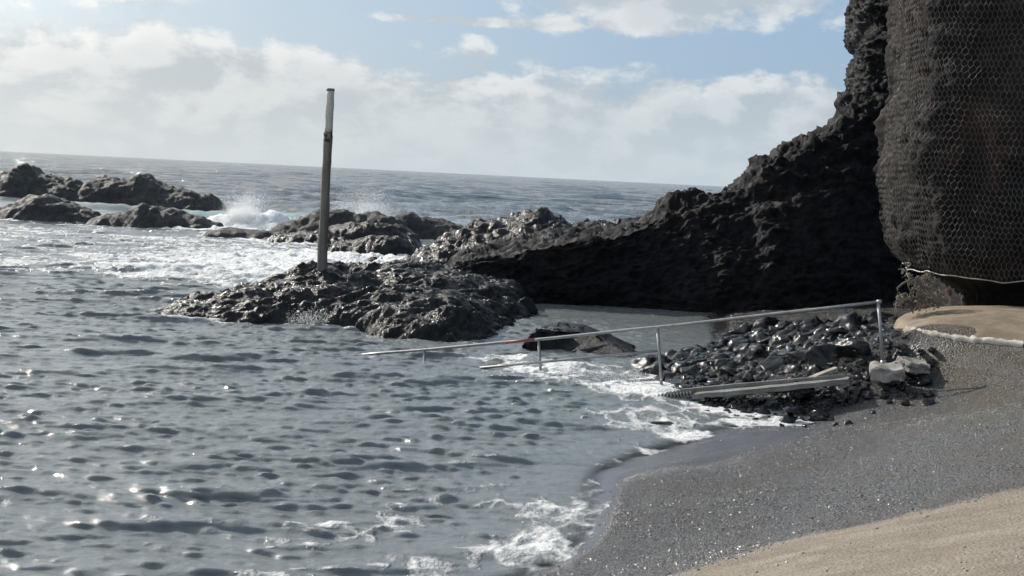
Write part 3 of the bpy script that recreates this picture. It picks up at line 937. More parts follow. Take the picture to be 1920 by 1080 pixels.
# wave breaking on the ledge
brk = blobf(at(480, 415, 57)[:2], 3.2, 2.6)
foam += 0.85 * np.minimum(1, 1.4 * brk)
foam += 0.75 * blobf(at(700, 390, 62)[:2], 4.5, 2.0)
aer += 0.9 * blobf(at(480, 385, 68)[:2], 7, 9) + 0.7 * blobf(at(760, 390, 66)[:2], 7, 7) + 0.6 * wp
foam += 0.38 * blobf(at(560, 385, 67)[:2], 8, 5)
# water pushed through under the handrail
rf = np.minimum(1.0, 1.25 * blobf((0.9, 19.0), 1.25, 1.05, -0.5) + 0.9 * blobf((1.9, 17.9), 0.8, 0.8) + 0.55 * blobf((-0.4, 20.0), 0.9, 0.6))
foam += rf * (0.74 + 0.9 * fin)
aer += 0.12 * blobf((0.6, 17.0), 2.2, 3.0)
# swash along the beach and through the stones
sw = np.exp(-((np.maximum(0, -bh)) / 0.16)) * (Y < 22) * (X > -3)
foam += sw * (0.34 + 0.75 * fin) * np.where(Y > 13.6, 1.3, 0.55)
foam += np.exp(-((bh + 0.03) / 0.04) ** 2) * (Y < 17) * (X > -2) * (0.22 + 0.9 * fin)
foam += 0.27 * blobf((0.25, 10.3), 0.95, 1.2) * (0.9 + 2.4 * fin) + 0.45 * blobf((2.0, 15.8), 1.3, 1.0)
foam += 0.36 * blobf((-0.9, 9.8), 1.6, 1.2) * (1 + 2 * fin) + 0.22 * blobf((0.2, 12.0), 0.9, 1.6) * (0.8 + 2 * fin)
# round every rock
near_rock = smooth(-0.66, -0.25, rock)
foam += near_rock * 0.34 * (1 + 0.9 * fin) * (1 - 0.8 * pool)
# sharp crests and white caps
foam += 0.22 * smooth(2.0, 3.4, jac * a1 / 0.0165 * 0.18) * (Y < 60)
foam += smooth(1.4, 3.0, jac2 * a2 / 0.22) * 0.6 * seaward
foam = np.where(Y < 13.4, np.minimum(foam, 0.48 + 0.30 * np.clip(fin, 0, 1)), foam)
foam = np.clip(foam, 0, 1.2); aer = np.clip(aer, 0, 1)
lumpy = smooth(0.45, 0.9, foam)
lz = np.zeros_like(X)
m_ = (lumpy > 0.01) & near
lz[m_] = 0.09 * fbm(X[m_], Y[m_], 0 * X[m_] + 11, 1.6, 4, 0.55, kind='b') + 0.03 * fbm(X[m_], Y[m_], 0 * X[m_] + 12, 6.0, 3, 0.55, kind='b')
Zs += lumpy * lz * (0.35 + 0.65 * shal) * (1 + 0.8 * rf + 1.2 * smooth(30, 45, Y))
Zs += 0.14 * rf * (0.5 + fin)
Zs += 0.95 * blobf(at(480, 415, 57)[:2], 3.0, 1.5) * (0.8 + 0.7 * fin) + 0.55 * blobf(at(690, 395, 62)[:2], 4, 1.6)
Zs += 0.30 * blobf(on(400, 519)[:2], 4.5, 1.0, -0.10) + 0.12 * blobf(on(250, 556)[:2], 5.0, 0.8, -0.05)
thin = (1 - smooth(0.0, 0.10, Zs - bh)) * (bh > -0.3)
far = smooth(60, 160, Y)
f = grid_faces(*X.shape)
V = np.stack([XX, YY, Zs], -1).reshape(-1, 3)
fc_x = X.reshape(-1)[f[:, 0]]; fc_y = Y.reshape(-1)[f[:, 0]]
bhf = bh.reshape(-1)[f]
keep = ((np.abs(fc_x) < 0.55 * fc_y + 4) & (bhf.min(1) < 0.16)) & ~((fc_x > 9.5) & (fc_y < 32)) & ~((fc_x > 2.5) & (fc_y > 31.5) & (fc_y < 36) & (fc_x < 14))
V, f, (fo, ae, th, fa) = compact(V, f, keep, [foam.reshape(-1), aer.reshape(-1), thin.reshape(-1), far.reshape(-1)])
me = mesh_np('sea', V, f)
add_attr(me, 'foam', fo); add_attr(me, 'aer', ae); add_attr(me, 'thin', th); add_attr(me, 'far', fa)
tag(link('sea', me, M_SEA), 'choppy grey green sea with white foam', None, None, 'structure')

# ------------------------------------------------------------------ spray
def ico(sub=0):
    bm = bmesh.new(); bmesh.ops.create_icosphere(bm, subdivisions=sub + 1, radius=1.0)
    v_ = np.array([x.co[:] for x in bm.verts]); f_ = np.array([[q.index for q in x.verts] for x in bm.faces]); bm.free()
    return v_, f_


ICO_V, ICO_F = ico(0)
OCT_V = np.array([(1, 0, 0), (-1, 0, 0), (0, 1, 0), (0, -1, 0), (0, 0, 1), (0, 0, -1)], float)
TET_V = np.array([(1, 1, 1), (-1, -1, 1), (-1, 1, -1), (1, -1, -1)], float) * 0.75
TET_F = np.array([(0, 2, 1), (0, 1, 3), (0, 3, 2), (1, 2, 3)])
OCT_F = np.array([(0, 2, 4), (2, 1, 4), (1, 3, 4), (3, 0, 4), (2, 0, 5), (1, 2, 5), (3, 1, 5), (0, 3, 5)])


def scatter_mesh(name, C, R, mat, bv=OCT_V, bf=OCT_F, label=None, jitter=0.25, tone=None, flat=None):
    n = len(C)
    jit = 1 + jitter * RNG.normal(size=(n, len(bv), 1)) * 0.8
    q = bv[None] * jit * np.asarray(R).reshape(n, -1)[:, None, :]
    ang = RNG.uniform(0, 6.283, n); ca_, sa_ = np.cos(ang)[:, None], np.sin(ang)[:, None]
    q = np.stack([q[..., 0] * ca_ - q[..., 1] * sa_, q[..., 0] * sa_ + q[..., 1] * ca_, q[..., 2]], -1)
    V_ = (q + C[:, None, :]).reshape(-1, 3)
    F_ = (bf[None] + (np.arange(n) * len(bv))[:, None, None]).reshape(-1, 3)
    me_ = mesh_np(name, V_, F_, False)
    if tone is not None: add_attr(me_, 'tone', np.repeat(tone, len(bv)))
    o_ = link(name, me_, mat)
    tag(o_, label, None, None, 'stuff')
    return o_


def plume(c, n, w_, h_, lean, dep=0.8, size=(0.005, 0.014)):
    """jets of droplets thrown up from the line c"""
    out_c = []
    njet = 34
    per = n // njet
    for k in range(njet):
        bx_ = c[0] + RNG.normal() * w_ * 0.5; byy = c[1] + RNG.normal() * dep * 0.5
        hh_ = h_ * RNG.uniform(0.35, 1.0) * math.exp(-((bx_ - c[0]) / (w_ * 0.9)) ** 2)
        t_ = RNG.random(per) ** 1.25
        rad = 0.06 + 0.30 * t_ * hh_
        out_c.append(np.stack([bx_ + lean * t_ * hh_ + RNG.normal(size=per) * rad, byy + RNG.normal(size=per) * rad * 1.3, c[2] + t_ * hh_ + RNG.normal(size=per) * 0.06], 1))
    C = np.concatenate(out_c)
    R = size[0] + (size[1] - size[0]) * RNG.random(len(C)) ** 4
    return C, R


pc = []
pc.append(plume((*at(452, 415, 56.5)[:2], 0.25), 42000, 0.75, 1.7, 0.10))
pc.append(plume((*at(515, 420, 57)[:2], 0.2), 20000, 1.3, 0.6, 0.1))
pc.append(plume((*at(672, 395, 57)[:2], 0.8), 26000, 1.6, 2.0, 0.25, 0.8, (0.004, 0.012)))
pc.append(plume((*at(760, 395, 60)[:2], 0.6), 4000, 1.5, 0.8, 0.3, 0.8, (0.004, 0.011)))
C = np.concatenate([a for a, _ in pc]); R = np.concatenate([r_ for _, r_ in pc])
scatter_mesh('sea_spray', C, R, M_FOAM, TET_V, TET_F, label='white spray thrown up by waves breaking over the outer rocks')
pc = [plume((*on(590, 592, 0.15)[:2], 0.0), 2400, 0.5, 0.36, 0.1, 0.25, (0.003, 0.009)),
      plume((1.25, 18.7, 0.05), 900, 0.7, 0.22, 0.0, 0.5, (0.003, 0.008)), plume((2.1, 18.0, 0.05), 700, 0.4, 0.2, 0.0, 0.3, (0.003, 0.008))]
C = np.concatenate([a for a, _ in pc]); R = np.concatenate([r_ for _, r_ in pc])
scatter_mesh('wave_splash', C, R, M_FOAM, TET_V, TET_F, label='small white splashes at the foot of the near rocks')

# ------------------------------------------------------------------ wooden pole
def prism_rings(rings, sides=10):
    """rings: (cx, cy, z, r) -> closed tube"""
    vs = []
    for i, (cx_, cy_, z_, r_) in enumerate(rings):
        for k in range(sides):
            a = 2 * math.pi * k / sides
            rr = r_ * (1 + 0.05 * math.sin(3 * a + i * 0.7) + 0.03 * RNG.normal())
            vs.append((cx_ + rr * math.cos(a), cy_ + rr * math.sin(a), z_))
    fs = []
    for i in range(len(rings) - 1):
        for k in range(sides):
            a0 = i * sides + k; a1_ = i * sides + (k + 1) % sides
            fs.append((a0, a1_, a1_ + sides, a0 + sides))
    me_ = bpy.data.meshes.new('pole_piece')
    fs.append(tuple(range(sides))[::-1]); fs.append(tuple((len(rings) - 1) * sides + k for k in range(sides)))
    me_.from_pydata(vs, [], fs)
    for p_ in me_.polygons: p_.use_smooth = len(p_.vertices) == 4
    me_.update()
    return me_


pb0 = at(603, 508, 27.0)
pole = bpy.data.objects.new('wooden_pole', None); COL.objects.link(pole)
pole.location = (pb0[0], 27.0, 0.55)
tag(pole, 'tall weathered wooden pole standing on the black lava platform', 'pole')
ptop = at(619, 168, 27.0)
hgt_ = ptop[2] - 0.55
lean = (ptop[0] - pb0[0]) / hgt_


def pole_part(name, z0_, z1_, r0, r1, mat, off=0.0, n=14, wob=0.012):
    rg = []
    for i in range(n + 1):
        z_ = z0_ + (z1_ - z0_) * i / n
        rg.append((lean * z_ + off + RNG.normal() * wob, RNG.normal() * wob, z_, r0 + (r1 - r0) * i / n))
    o_ = link(name, prism_rings(rg), mat, pole)
    return o_


tag(pole_part('lower_shaft', -0.35, 3.42, 0.120, 0.100, M_WOOD, 0.0, 22, 0.006), 'brown weathered lower length of the pole')
tag(pole_part('dark_band', 3.22, 3.44, 0.1035, 0.1025, M_WOODDARK, 0.0, 5, 0.003), 'dark stained band around the pole')
tag(pole_part('upper_shaft', 3.43, hgt_, 0.094, 0.088, M_WOODPALE, 0.010, 8, 0.004), 'pale upper length of the pole with flaking paint')
tag(pole_part('cap', hgt_ - 0.03, hgt_ + 0.025, 0.098, 0.092, M_WOOD, 0.010, 1, 0.0), 'brown cap on the pole')

# ------------------------------------------------------------------ handrail
def tube_path(pts, r, sides=10):
    pts = [Vector(p_) for p_ in pts]
    vs, fs = [], []
    for i, p_ in enumerate(pts):
        d_ = (pts[min(i + 1, len(pts) - 1)] - pts[max(i - 1, 0)]).normalized()
        ref = Vector((0, 0, 1)) if abs(d_.z) < 0.9 else Vector((1, 0, 0))
        u_ = d_.cross(ref).normalized(); w_ = d_.cross(u_)
        for k in range(sides):
            a = 2 * math.pi * k / sides
            vs.append(p_ + r * (math.cos(a) * u_ + math.sin(a) * w_))
    for i in range(len(pts) - 1):
        for k in range(sides):
            fs.append((i * sides + k, i * sides + (k + 1) % sides, (i + 1) * sides + (k + 1) % sides, (i + 1) * sides + k))
    fs.append(tuple(range(sides))[::-1]); fs.append(tuple((len(pts) - 1) * sides + k for k in range(sides)))
    me_ = bpy.data.meshes.new('tube')
    me_.from_pydata([tuple(v_) for v_ in vs], [], fs)
    for p_ in me_.polygons: p_.use_smooth = len(p_.vertices) == 4
    me_.update()
    return me_


RT0, RT1 = Vector(at(1647, 566, 17.0)), Vector(at(645, 668.5, 20.25))
rail = bpy.data.objects.new('handrail', None); COL.objects.link(rail)
rail.location = tuple(at(1655, 682, 17.0))
tag(rail, 'dull steel handrail running down from the beach rubble into the sea', 'handrail')


def rail_pt(u):
    """point on the rail axis at photo column u"""
    lo, hi_ = 0.0, 1.0
    for _ in range(40):
        m__ = (lo + hi_) / 2
        p_ = RT0.lerp(RT1, m__)
        q_ = _R.T @ (np.array(p_) - np.array((0, 0, CAM_H)))
        uu_ = 960 + FPX * q_[0] / -q_[2]
        if uu_ > u: lo = m__
        else: hi_ = m__
    return p_


sag = lambda p_, k: p_ + Vector((0, 0, k))
top_pts = [RT0.lerp(RT1, k / 12.0) for k in range(13)]
for i, p_ in enumerate(top_pts): p_.z -= 0.045 * math.sin(math.pi * i / 12) + 0.004 * math.sin(i * 2.1)
child('top_rail', tube_path(top_pts, 0.025), M_STEEL, rail)


def on_top(u):
    p_ = rail_pt(u).copy()
    t_ = (p_ - RT0).length / (RT1 - RT0).length
    p_.z -= 0.045 * math.sin(math.pi * t_)
    return p_


tag(child('painted_band', tube_path([on_top(1003), on_top(948)], 0.028), M_RED, rail), 'red painted band on the top rail')
child('end_cap', tube_path([top_pts[0] + Vector((0.045, -0.014, 0.008)), top_pts[0] + Vector((-0.02, 0.006, -0.003))], 0.031), M_STEEL, rail)
for (ut, uf, vf, ln) in [(1647, 1656, 682, 0), (1233, 1243, 740, 0), (1010, 1017, 745, 0), (795, 801, 752, 0)]:
    tp = on_top(ut); Yp = tp.y
    ft = Vector(at(uf, vf, Yp - 0.03))
    post = child('post', tube_path([tp, tp.lerp(ft, 0.5) + Vector((RNG.normal() * 0.004, 0, 0)), ft - Vector((0, 0, 0.12))], 0.024), M_STEEL, rail)
    if uf > 1200:
        child('base_collar', tube_path([ft + Vector((0, 0, 0.05)), ft - Vector((0, 0, 0.04))], 0.042), M_STEEL, post)
a_, b2 = on_top(1232), on_top(795)
m1 = Vector(at(1232, 658, a_.y)); m2 = Vector(at(900, 690, b2.y - 0.6))
child('middle_rail', tube_path([m1, m1.lerp(m2, 0.5), m2], 0.021), M_STEEL, rail)
l1 = Vector(at(1240, 711, a_.y)); l2 = Vector(at(1120, 718, a_.y + 0.3))
child('lower_rail', tube_path([l1, l2], 0.021), M_STEEL, rail)

# ------------------------------------------------------------------ walkway plank beside the rail
def box_mesh(sx_, sy_, sz_, bev=0.0, seg_=1, cuts=0, rough=0.0, seed=0):
    bm = bmesh.new()
    bmesh.ops.create_cube(bm, size=1.0)
    for v_ in bm.verts: v_.co = Vector((v_.co.x * sx_, v_.co.y * sy_, v_.co.z * sz_))
    if cuts: bmesh.ops.subdivide_edges(bm, edges=bm.edges[:], cuts=cuts, use_grid_fill=True)
    if bev and not cuts: bmesh.ops.bevel(bm, geom=bm.edges[:], offset=bev, segments=seg_, affect='EDGES')
    if rough:
        co = np.array([v_.co[:] for v_ in bm.verts])
        nz = np.stack([fbm(co[:, 0] + seed, co[:, 1], co[:, 2] + k * 9, 6.0, 3) for k in range(3)], 1)
        for v_, q_ in zip(bm.verts, nz): v_.co += Vector(q_) * rough
    me_ = bpy.data.meshes.new('block')
    bm.to_mesh(me_); bm.free()
    return me_


A = Vector(at(1592, 714, 16.55)); B = Vector(at(1300, 742, 17.25)); Cc = Vector(at(1205, 752, 17.5))
walk = bpy.data.objects.new('walkway', None); COL.objects.link(walk)
walk.location = tuple(B - Vector((0, 0, 0.1)))
tag(walk, 'narrow grey concrete walkway strip leading down into the swash beside the handrail', 'walkway')


def strip(name, p0, p1, wd, th, mat, cuts=0, rough=0.0, parent=walk):
    d_ = p1 - p0
    me_ = box_mesh(d_.length, wd, th, 0.012, 1, cuts, rough, RNG.random() * 50)
    o_ = link(name, me_, mat, parent)
    x_ = d_.normalized(); y__ = Vector((0, 0, 1)).cross(x_).normalized(); z__ = x_.cross(y__)
    M = Matrix((x_, y__, z__)).transposed().to_4x4(); M.translation = (p0 + p1) / 2
    o_.matrix_parent_inverse = Matrix.Translation(-Vector(parent.location))
    o_.matrix_world = M
    o_.matrix_basis = M
    return o_


strip('deck', A, B, 0.22, 0.07, M_CONCMID, 9, 0.03)
strip('kerb', A + Vector((0.0, 0.20, 0.03)), B + Vector((-0.15, 0.22, 0.02)), 0.06, 0.07, M_CONCWET, 5, 0.012)
for k in range(16):
    up = Vector((0, 0, 0.05)); p0 = B.lerp(Cc, k / 16.0 + 0.01) + up; p1 = B.lerp(Cc, k / 16.0 + 0.042) + up
    strip('tread_bar', p0, p1, 0.27, 0.085, M_CONCWET)

# ------------------------------------------------------------------ broken concrete blocks
def block(name, u, v, Yv, dims, rot, label, mat=M_CONC):
    c = at(u, v, Yv)
    o_ = link(name, box_mesh(*dims, 0, 1, 9, 0.085, RNG.random() * 40), mat)
    o_.location = (c[0], c[1], c[2] + dims[2] * 0.2)
    o_.rotation_euler = rot
    for p_ in o_.data.polygons: p_.use_smooth = True
    return tag(o_, label, 'concrete block')


block('concrete_block', 1664, 703, 16.7, (0.44, 0.36, 0.20), (0.10, -0.12, -0.35), 'pale broken concrete block at the upper end of the walkway')
block('concrete_block', 1712, 690, 17.0, (0.38, 0.34, 0.16), (0.12, 0.10, 0.45), 'tilted broken concrete block between the walkway block and the beach')
block('concrete_fragment', 1770, 668, 17.3, (0.30, 0.28, 0.14), (0.1, 0.2, 0.8), 'small tan concrete fragment under the slab edge', M_CONCTAN)
dw = bpy.data.objects.new('driftwood_plank', box_mesh(0.52, 0.09, 0.05, 0, 1, 4, 0.02, 3)); COL.objects.link(dw)
dw.data.materials.append(M_DRIFT)
c = at(1538, 703, 17.0); dw.location = (c[0], c[1], c[2]); dw.rotation_euler = (0.1, -0.38, 0.2)
tag(dw, 'short bleached plank lying on the stones beside the walkway', 'plank')

# ------------------------------------------------------------------ sandy concrete apron under the cliff
edge = np.array([at(1697, 614, 17.7)[:2], at(1750, 627, 17.35)[:2], at(1830, 642, 17.0)[:2], at(1925, 655, 16.7)[:2], (10, 15.5), (13, 15.5), (13, 21.0), (9, 21.0), (7.6, 20.8), (6.9, 20.4), (6.35, 19.2)])
gx = np.arange(5.4, 12.5, 0.05); gy = np.arange(15.5, 21.0, 0.05)
GX, GY = np.meshgrid(gx, gy)
sdp = poly_sd(GX, GY, edge) + 0.05 * fbm(GX, GY, 0 * GX, 2.5, 3)
ins = np.maximum(sdp, 0)
HT = 1.16 + 0.36 * (1 - np.exp(-ins / 0.9)) + 0.03 * fbm(GX, GY, 0 * GX, 1.2, 3)
HT = np.where(sdp > 0, HT, HT - np.minimum(-sdp * 4, 0.3))
f = grid_faces(*GX.shape)
keep = (sdp.reshape(-1)[f] > -0.10).any(1)
V, f, _ = compact(np.stack([GX, GY, HT], -1).reshape(-1, 3), f, keep)
apron = bpy.data.objects.new('concrete_apron', None); COL.objects.link(apron)
apron.location = (7.5, 18.5, 1.2)
tag(apron, 'rounded tan sand-dusted concrete apron at the foot of the netted cliff', 'concrete apron')
child('apron_top', mesh_np('apron_top', V, f), M_CONCTAN, apron)
ept = []
for k in range(3):
    a_, b_ = edge[k], edge[k + 1]
    for t_ in np.linspace(0, 1, 14, endpoint=False): ept.append(a_ + (b_ - a_) * t_)
ept = np.array(ept)
eh = np.interp(ept[:, 0], [edge[0, 0], edge[2, 0]], [1.20, 1.175]) + 0.015 * fbm(ept[:, 0], ept[:, 1], 0 * ept[:, 0], 3.0, 2)
rim = []
for i in range(len(ept)):
    wd = 0.035 + 0.03 * abs(perlin(ept[i, 0] * 3, ept[i, 1] * 3, 0.5)) + (0.05 if 16 < i < 30 else 0)
    rim.append([(ept[i, 0] - 0.03, ept[i, 1] - 0.05, eh[i] - 0.10), (ept[i, 0] - 0.03, ept[i, 1] - 0.06, eh[i] - 0.03), (ept[i, 0] - 0.01, ept[i, 1] - 0.03, eh[i] + 0.008), (ept[i, 0] + 0.01, ept[i, 1] + wd, eh[i] + 0.02), (ept[i, 0] + 0.03, ept[i, 1] + wd + 0.04, eh[i] - 0.03)])
rim = np.array(rim)
rim += 0.008 * RNG.normal(size=rim.shape)
child('broken_edge', mesh_np('broken_edge', rim.reshape(-1, 3), grid_faces(*rim.shape[:2])), M_CONCPALE, apron)

# ------------------------------------------------------------------ boulders
def boulder_mesh(seed, sub=3, flat=0.7, blocky=0.5):
    v_, f_ = ico(sub - 1)
    r = np.random.default_rng(seed)
    # cut by random planes for facets, then roughen
    for _ in range(9):
        n_ = r.normal(size=3); n_ /= np.linalg.norm(n_)
        dd_ = r.uniform(0.55, 0.85)
        ex = np.maximum(v_ @ n_ - dd_, 0)
        v_ = v_ - ex[:, None] * n_ * blocky * 1.8
    s_ = seed * 3.1
    nz = 0.24 * fbm(v_[:, 0] + s_, v_[:, 1], v_[:, 2], 1.6, 3) + 0.09 * fbm(v_[:, 0] + s_, v_[:, 1], v_[:, 2], 4.5, 4, 0.6, kind='r')
    v_ = v_ * (1 + nz[:, None]) * np.array((1.0, 0.85, flat))
    return mesh_np('boulder', v_, f_)


BM = [boulder_mesh(k + 1, 4, 0.55 + 0.25 * (k % 3) / 2, 0.45 + 0.1 * (k % 2)) for k in range(12)]
for m_ in BM: m_.materials.append(M_BOULDER)


def put_boulder(name, x, y, z, r, label, group=None, k=None, tilt=0.4, sc=(1, 1, 1), mat=None):
    o_ = bpy.data.objects.new(name, BM[k if k is not None else int(RNG.integers(len(BM)))])
    COL.objects.link(o_)
    o_.location = (x, y, z)
    o_.rotation_euler = (RNG.normal() * tilt, RNG.normal() * tilt, RNG.uniform(0, 6.28))
    o_.scale = (r * sc[0], r * sc[1], r * sc[2])
    return tag(o_, label, 'boulder', group)


# rubble bank between pool and walkway
bank_poly = np.array([(1.95, 18.4), (2.3, 17.7), (3.5, 17.35), (4.8, 17.1), (5.6, 17.3), (6.5, 17.7), (6.9, 19.0), (7.0, 20.6), (7.0, 22.5), (6.6, 25.0), (4.8, 25.0), (3.6, 23.4), (2.4, 21.6), (1.7, 19.8)])
placed = []
tries = 0
while len(placed) < 295 and tries < 20000:
    tries += 1
    x_, y_ = RNG.uniform(1.7, 7.1), RNG.uniform(17, 25)
    if poly_sd(np.array([x_]), np.array([y_]), bank_poly)[0] < 0.05: continue
    r_ = 0.10 + 0.24 * RNG.random() ** 2.4
    if poly_sd(np.array([x_]), np.array([y_]), edge)[0] > -r_ - 0.05: continue
    if any((x_ - a) ** 2 + (y_ - b_) ** 2 < (0.55 * (r_ + c_)) ** 2 for a, b_, c_ in placed): continue
    placed.append((x_, y_, r_))
for x_, y_, r_ in placed:
    z_ = float(beach_h(np.array(x_), np.array(y_)))
    size = 'large' if r_ > 0.19 else 'small'
    wk = 17.25 + (3.6 - x_) * 0.30
    if x_ < 2.75: where = 'at the seaward tip of the rubble bank, washed by foam'
    elif y_ - wk < 0.85: where = 'in the rubble bank right behind the walkway strip'
    elif x_ > 5.3: where = 'heaped at the landward end of the rubble bank under the cliff'
    elif y_ > 21.0: where = 'on the rubble bank edge along the dark pool'
    else: where = 'in the middle of the rubble bank behind the handrail'
    put_boulder('boulder', x_, y_, z_ + r_ * 0.06, r_, f'{size} wet black boulder {where}', f'{size} boulders {where}')
# smaller stones along the beach side of the walkway
cnt = 0
placed2 = []
while cnt < 95:
    t_ = RNG.random()
    u_ = 1240 + (1745 - 1240) * t_
    v_ = np.interp(u_, [1240, 1400, 1560, 1745], [768, 768, 752, 700]) + RNG.normal() * np.interp(u_, [1240, 1400, 1600, 1745], [12, 14, 16, 10])
    zz_ = np.interp(u_, [1240, 1420, 1560, 1650, 1745], [0.0, 0.05, 0.15, 0.4, 0.7])
    p_ = on(u_, v_, zz_)
    r_ = 0.045 + 0.10 * RNG.random() ** 2
    if any((p_[0] - a) ** 2 + (p_[1] - b_) ** 2 < (0.7 * (r_ + c_)) ** 2 for a, b_, c_ in placed2): 
        cnt += 0.2; continue
    placed2.append((p_[0], p_[1], r_))
    z_ = float(beach_h(np.array(p_[0]), np.array(p_[1])))
    sz = 'larger' if r_ > 0.08 else 'little'
    wh = 'awash in foam at the seaward foot of the walkway' if u_ < 1400 else ('between the walkway strip and the gravel beach' if u_ < 1600 else 'lying around the broken concrete blocks')
    put_boulder('stone', p_[0], p_[1], z_ + r_ * 0.25, r_, f'{sz} wet dark stone {wh}', f'{sz} stones {wh}')['category'] = 'stone'
    cnt += 1


cx0, cy0 = RNG.uniform(1.6, 6.8, 14000), RNG.uniform(15.8, 25.5, 14000)
crub = smooth(15.9, 16.5, cy0 - 0.16 * (cx0 - 3) + 0.25 * fbm(cx0, cy0, 0 * cx0, 2.0, 3)) * (1 - smooth(5.8, 6.4, cx0))
ok = (RNG.random(14000) < crub * 0.8) & (poly_sd(cx0, cy0, edge) < -0.06)
cx0, cy0 = cx0[ok], cy0[ok]
cr0 = 0.02 + 0.055 * RNG.random(len(cx0)) ** 2
scatter_mesh('cobbles', np.stack([cx0, cy0, beach_h(cx0, cy0) + cr0 * 0.3], 1), np.stack([cr0 * RNG.uniform(0.8, 1.4, len(cr0)), cr0, cr0 * 0.7], 1), M_BOULDER, *ico(1),
             'small wet black cobbles filling the gaps between the boulders', 0.16)


def hero(name, u, v, Yv, r, sc, label, k, rz=None):
    c_ = at(u, v, Yv)
    o_ = put_boulder(name, c_[0], c_[1], c_[2], r, label, None, k, 0.1, sc)
    if rz is not None: o_.rotation_euler = rz
    return o_


hero('boulder', 1500, 735, 16.9, 0.24, (1.1, 0.8, 0.95), 'dark pointed stone leaning on the beach side of the walkway', 4)
hero('boulder', 1485, 772, 16.1, 0.13, (1.2, 1.0, 0.8), 'round black stone lying on the swash edge of the gravel', 7)
hero('boulder', 1255, 803, 15.5, 0.30, (1.0, 0.7, 0.40), 'lone flat black stone awash in the foam off the gravel beach', 2, (0.05, 0.12, 0.3))
# big slab-faced boulder in the foam
bm = bmesh.new()
prof = [at(978, 640, 21.3), at(1000, 622, 21.6), at(1040, 611, 22.0), at(1090, 617, 22.0), at(1135, 631, 21.8), at(1188, 668, 21.3), at(1190, 700, 21.2), at(985, 700, 21.2)]
front = [bm.verts.new(Vector(q_) + Vector((0, -0.25 * (1 if q_[2] < 0.25 else 0.2), 0))) for q_ in prof]
backv = [bm.verts.new(Vector(q_) + Vector((0.15, 1.3, -0.08 if q_[2] > 0.1 else 0))) for q_ in prof]
bm.faces.new(front[::-1]); bm.faces.new(backv)
for i in range(len(prof)): bm.faces.new((front[i], front[(i + 1) % len(prof)], backv[(i + 1) % len(prof)], backv[i]))
bmesh.ops.triangulate(bm, faces=bm.faces[:])
for _ in range(4): bmesh.ops.subdivide_edges(bm, edges=bm.edges[:], cuts=1)
bmesh.ops.recalc_face_normals(bm, faces=bm.faces[:])
for _ in range(2): bmesh.ops.smooth_vert(bm, verts=bm.verts[:], factor=0.5, use_axis_x=True, use_axis_y=True, use_axis_z=True)
bm.normal_update()
co = np.array([v_.co[:] for v_ in bm.verts])
ds = 0.16 * fbm(co[:, 0], co[:, 1], co[:, 2], 1.4, 4, kind='b') + 0.04 * fbm(co[:, 0], co[:, 1], co[:, 2], 5.0, 3)
fl = np.array([0.35 if (v_.normal.y < -0.75 and v_.co.x > 0.6) else 1.0 for v_ in bm.verts])
for v_, s_ in zip(bm.verts, ds * fl): v_.co += v_.normal * s_
me = bpy.data.meshes.new('slab_boulder'); bm.to_mesh(me); bm.free()
for p_ in me.polygons: p_.use_smooth = True
tag(link('slab_boulder', me, M_WET), 'large dark flat-faced boulder in the foam behind the handrail', 'boulder')

# ------------------------------------------------------------------ gravel
n = 72000
gx_, gy_ = RNG.uniform(-0.3, 9.0, n * 3), RNG.uniform(4.2, 18.2, n * 3)
z_ = beach_h(gx_, gy_)
dyl = np.interp(gx_, dl[:, 0], dl[:, 1])
dens = np.where(gy_ < dyl - 0.15, 0.10, 0.75) * (0.15 + 0.9 * smooth(-0.25, 0.35, fbm(gx_, gy_, 0 * gx_, 0.9, 3))) * (0.35 + 0.8 * wash(gx_, gy_, z_))
wly = np.interp(gx_, wl[:, 0], wl[:, 1]); wdt = np.interp(gx_, [0.6, 1.2, 2.2, 3.2, 4.2], [0.1, 0.5, 0.9, 0.85, 0.2])
film = np.exp(-(((gy_ - wly + 0.35) / (wdt + 0.05)) ** 2)) * (gx_ > 0.5) * (gx_ < 4.6)
dens *= (1 - 0.97 * np.clip(film * 1.6, 0, 1))
ok = (z_ > -0.02) & (RNG.random(len(z_)) < dens) & (np.abs(gx_) < 0.5 * gy_ + 1.0) & ~((gx_ > 5.9) & (gy_ > 16.6))
gx_, gy_, z_ = gx_[ok][:n], gy_[ok][:n], z_[ok][:n]
zt = z_ + 0.016 * wash(gx_, gy_, z_) * smooth(0.05, 0.2, z_) + 0.035 * fbm(gx_, gy_, 0 * gx_, 0.9, 3) + 0.012 * fbm(gx_, gy_, 0 * gx_ + 3, 5.0, 3)
rr = 0.0036 + 0.012 * RNG.random(len(gx_)) ** 6
R = np.stack([rr * RNG.uniform(0.8, 1.4, len(rr)), rr * RNG.uniform(0.8, 1.2, len(rr)), rr * RNG.uniform(0.5, 0.8, len(rr))], 1)
C = np.stack([gx_, gy_, zt + rr * 0.15], 1)
scatter_mesh('gravel', C, R, M_PEB, OCT_V, OCT_F, 'loose grey gravel strewn over the dark beach', 0.15, np.clip(RNG.beta(1.6, 2.2, len(rr)), 0, 1))

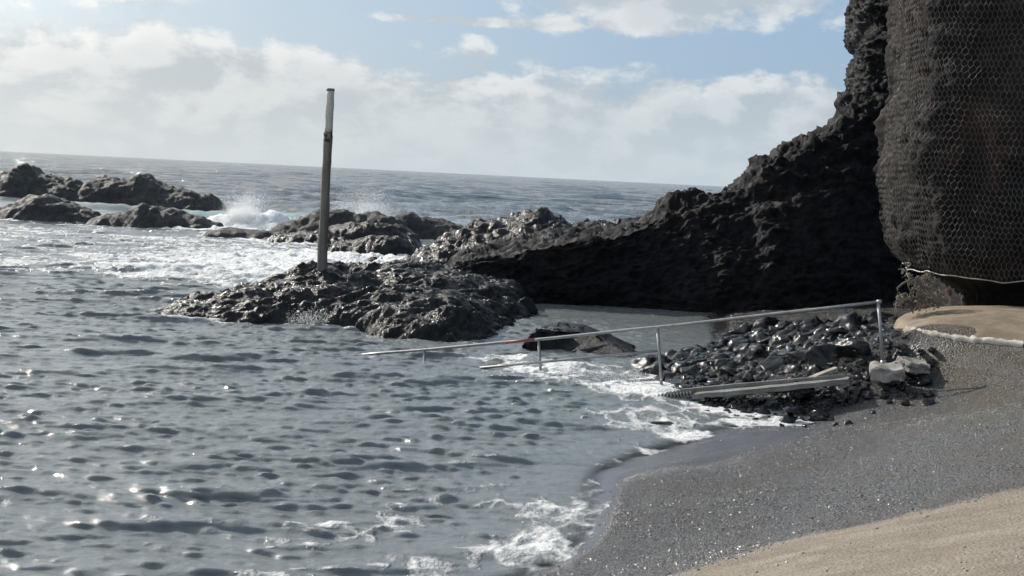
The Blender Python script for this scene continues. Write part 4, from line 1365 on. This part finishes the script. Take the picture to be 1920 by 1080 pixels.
# ------------------------------------------------------------------ dry plants and roots under the netting
def shrub(name, base, n_stem, h_, spread, label, seed, leaf=True, drop=False):
    r = np.random.default_rng(seed)
    root = bpy.data.objects.new(name, None); COL.objects.link(root)
    root.location = tuple(base)
    tag(root, label, 'shrub')
    segs_, leaves = [], []

    def grow(p_, d_, L_, lvl):
        n_ = 5
        for i in range(n_):
            d_ = d_ + r.normal(size=3) * 0.28; d_ /= np.linalg.norm(d_)
            q_ = p_ + d_ * L_ / n_
            segs_.append((p_.copy(), q_.copy()))
            if leaf and lvl > 0 and r.random() < 0.8: leaves.append(q_ + r.normal(size=3) * 0.03)
            if lvl < 2 and r.random() < 0.55: grow(q_, d_ + r.normal(size=3) * 0.8, L_ * 0.5, lvl + 1)
            p_ = q_
    for k in range(n_stem):
        d0 = np.array((r.normal() * spread, r.normal() * spread * 0.5 - 0.2, 1.0)); d0 /= np.linalg.norm(d0)
        grow(np.zeros(3), d0, h_ * r.uniform(0.6, 1.0), 0)
    sv, sf = tubes(np.array(segs_), 0.0065, 4)
    link('twigs', mesh_np('twigs', sv, sf), M_TWIG, root)
    if leaf and leaves:
        L_ = np.array(leaves)
        L_ = np.concatenate([L_ + r.normal(size=L_.shape) * 0.03 for _ in range(3)])
        s_ = 0.016 + 0.014 * r.random(len(L_))
        tv = np.array([(-1, 0, 0), (0, -0.5, 0.2), (1.4, 0, 0), (0, 0.5, 0.2)])
        ang = r.normal(size=(len(L_), 3, 3)); qv = []
        for i in range(len(L_)):
            qq, _ = np.linalg.qr(ang[i]); qv.append(L_[i] + (tv * s_[i]) @ qq.T)
        V_ = np.concatenate(qv); F_ = np.arange(len(V_)).reshape(-1, 4)
        link('dry_leaves', mesh_np('dry_leaves', V_, F_, False), M_TWIG, root)
    return root


shrub('dry_shrub', at(1712, 588, 19.0), 5, 0.62, 0.5, 'dry grey shrub growing up under the left corner of the netting', 5)
shrub('dry_shrub', at(1745, 572, 19.2), 4, 0.5, 0.5, 'dry tangled shrub under the netting beside the tan concrete apron', 9)
shrub('dead_twig', at(1803, 569, 18.9), 1, 0.2, 0.2, 'single dead twig sticking up from the tan concrete apron', 12, False)['category'] = 'twig'
rp = [at(1700, 512, 19.6), at(1706, 524, 19.5), at(1692, 532, 19.4), at(1683, 540, 19.35), at(1683, 556, 19.3), at(1680, 574, 19.25), at(1678, 590, 19.2)]
tag(link('hanging_root', tube_path(rp, 0.016, 6), M_TWIG), 'thin grey root hanging from the lower corner of the netting', 'root')
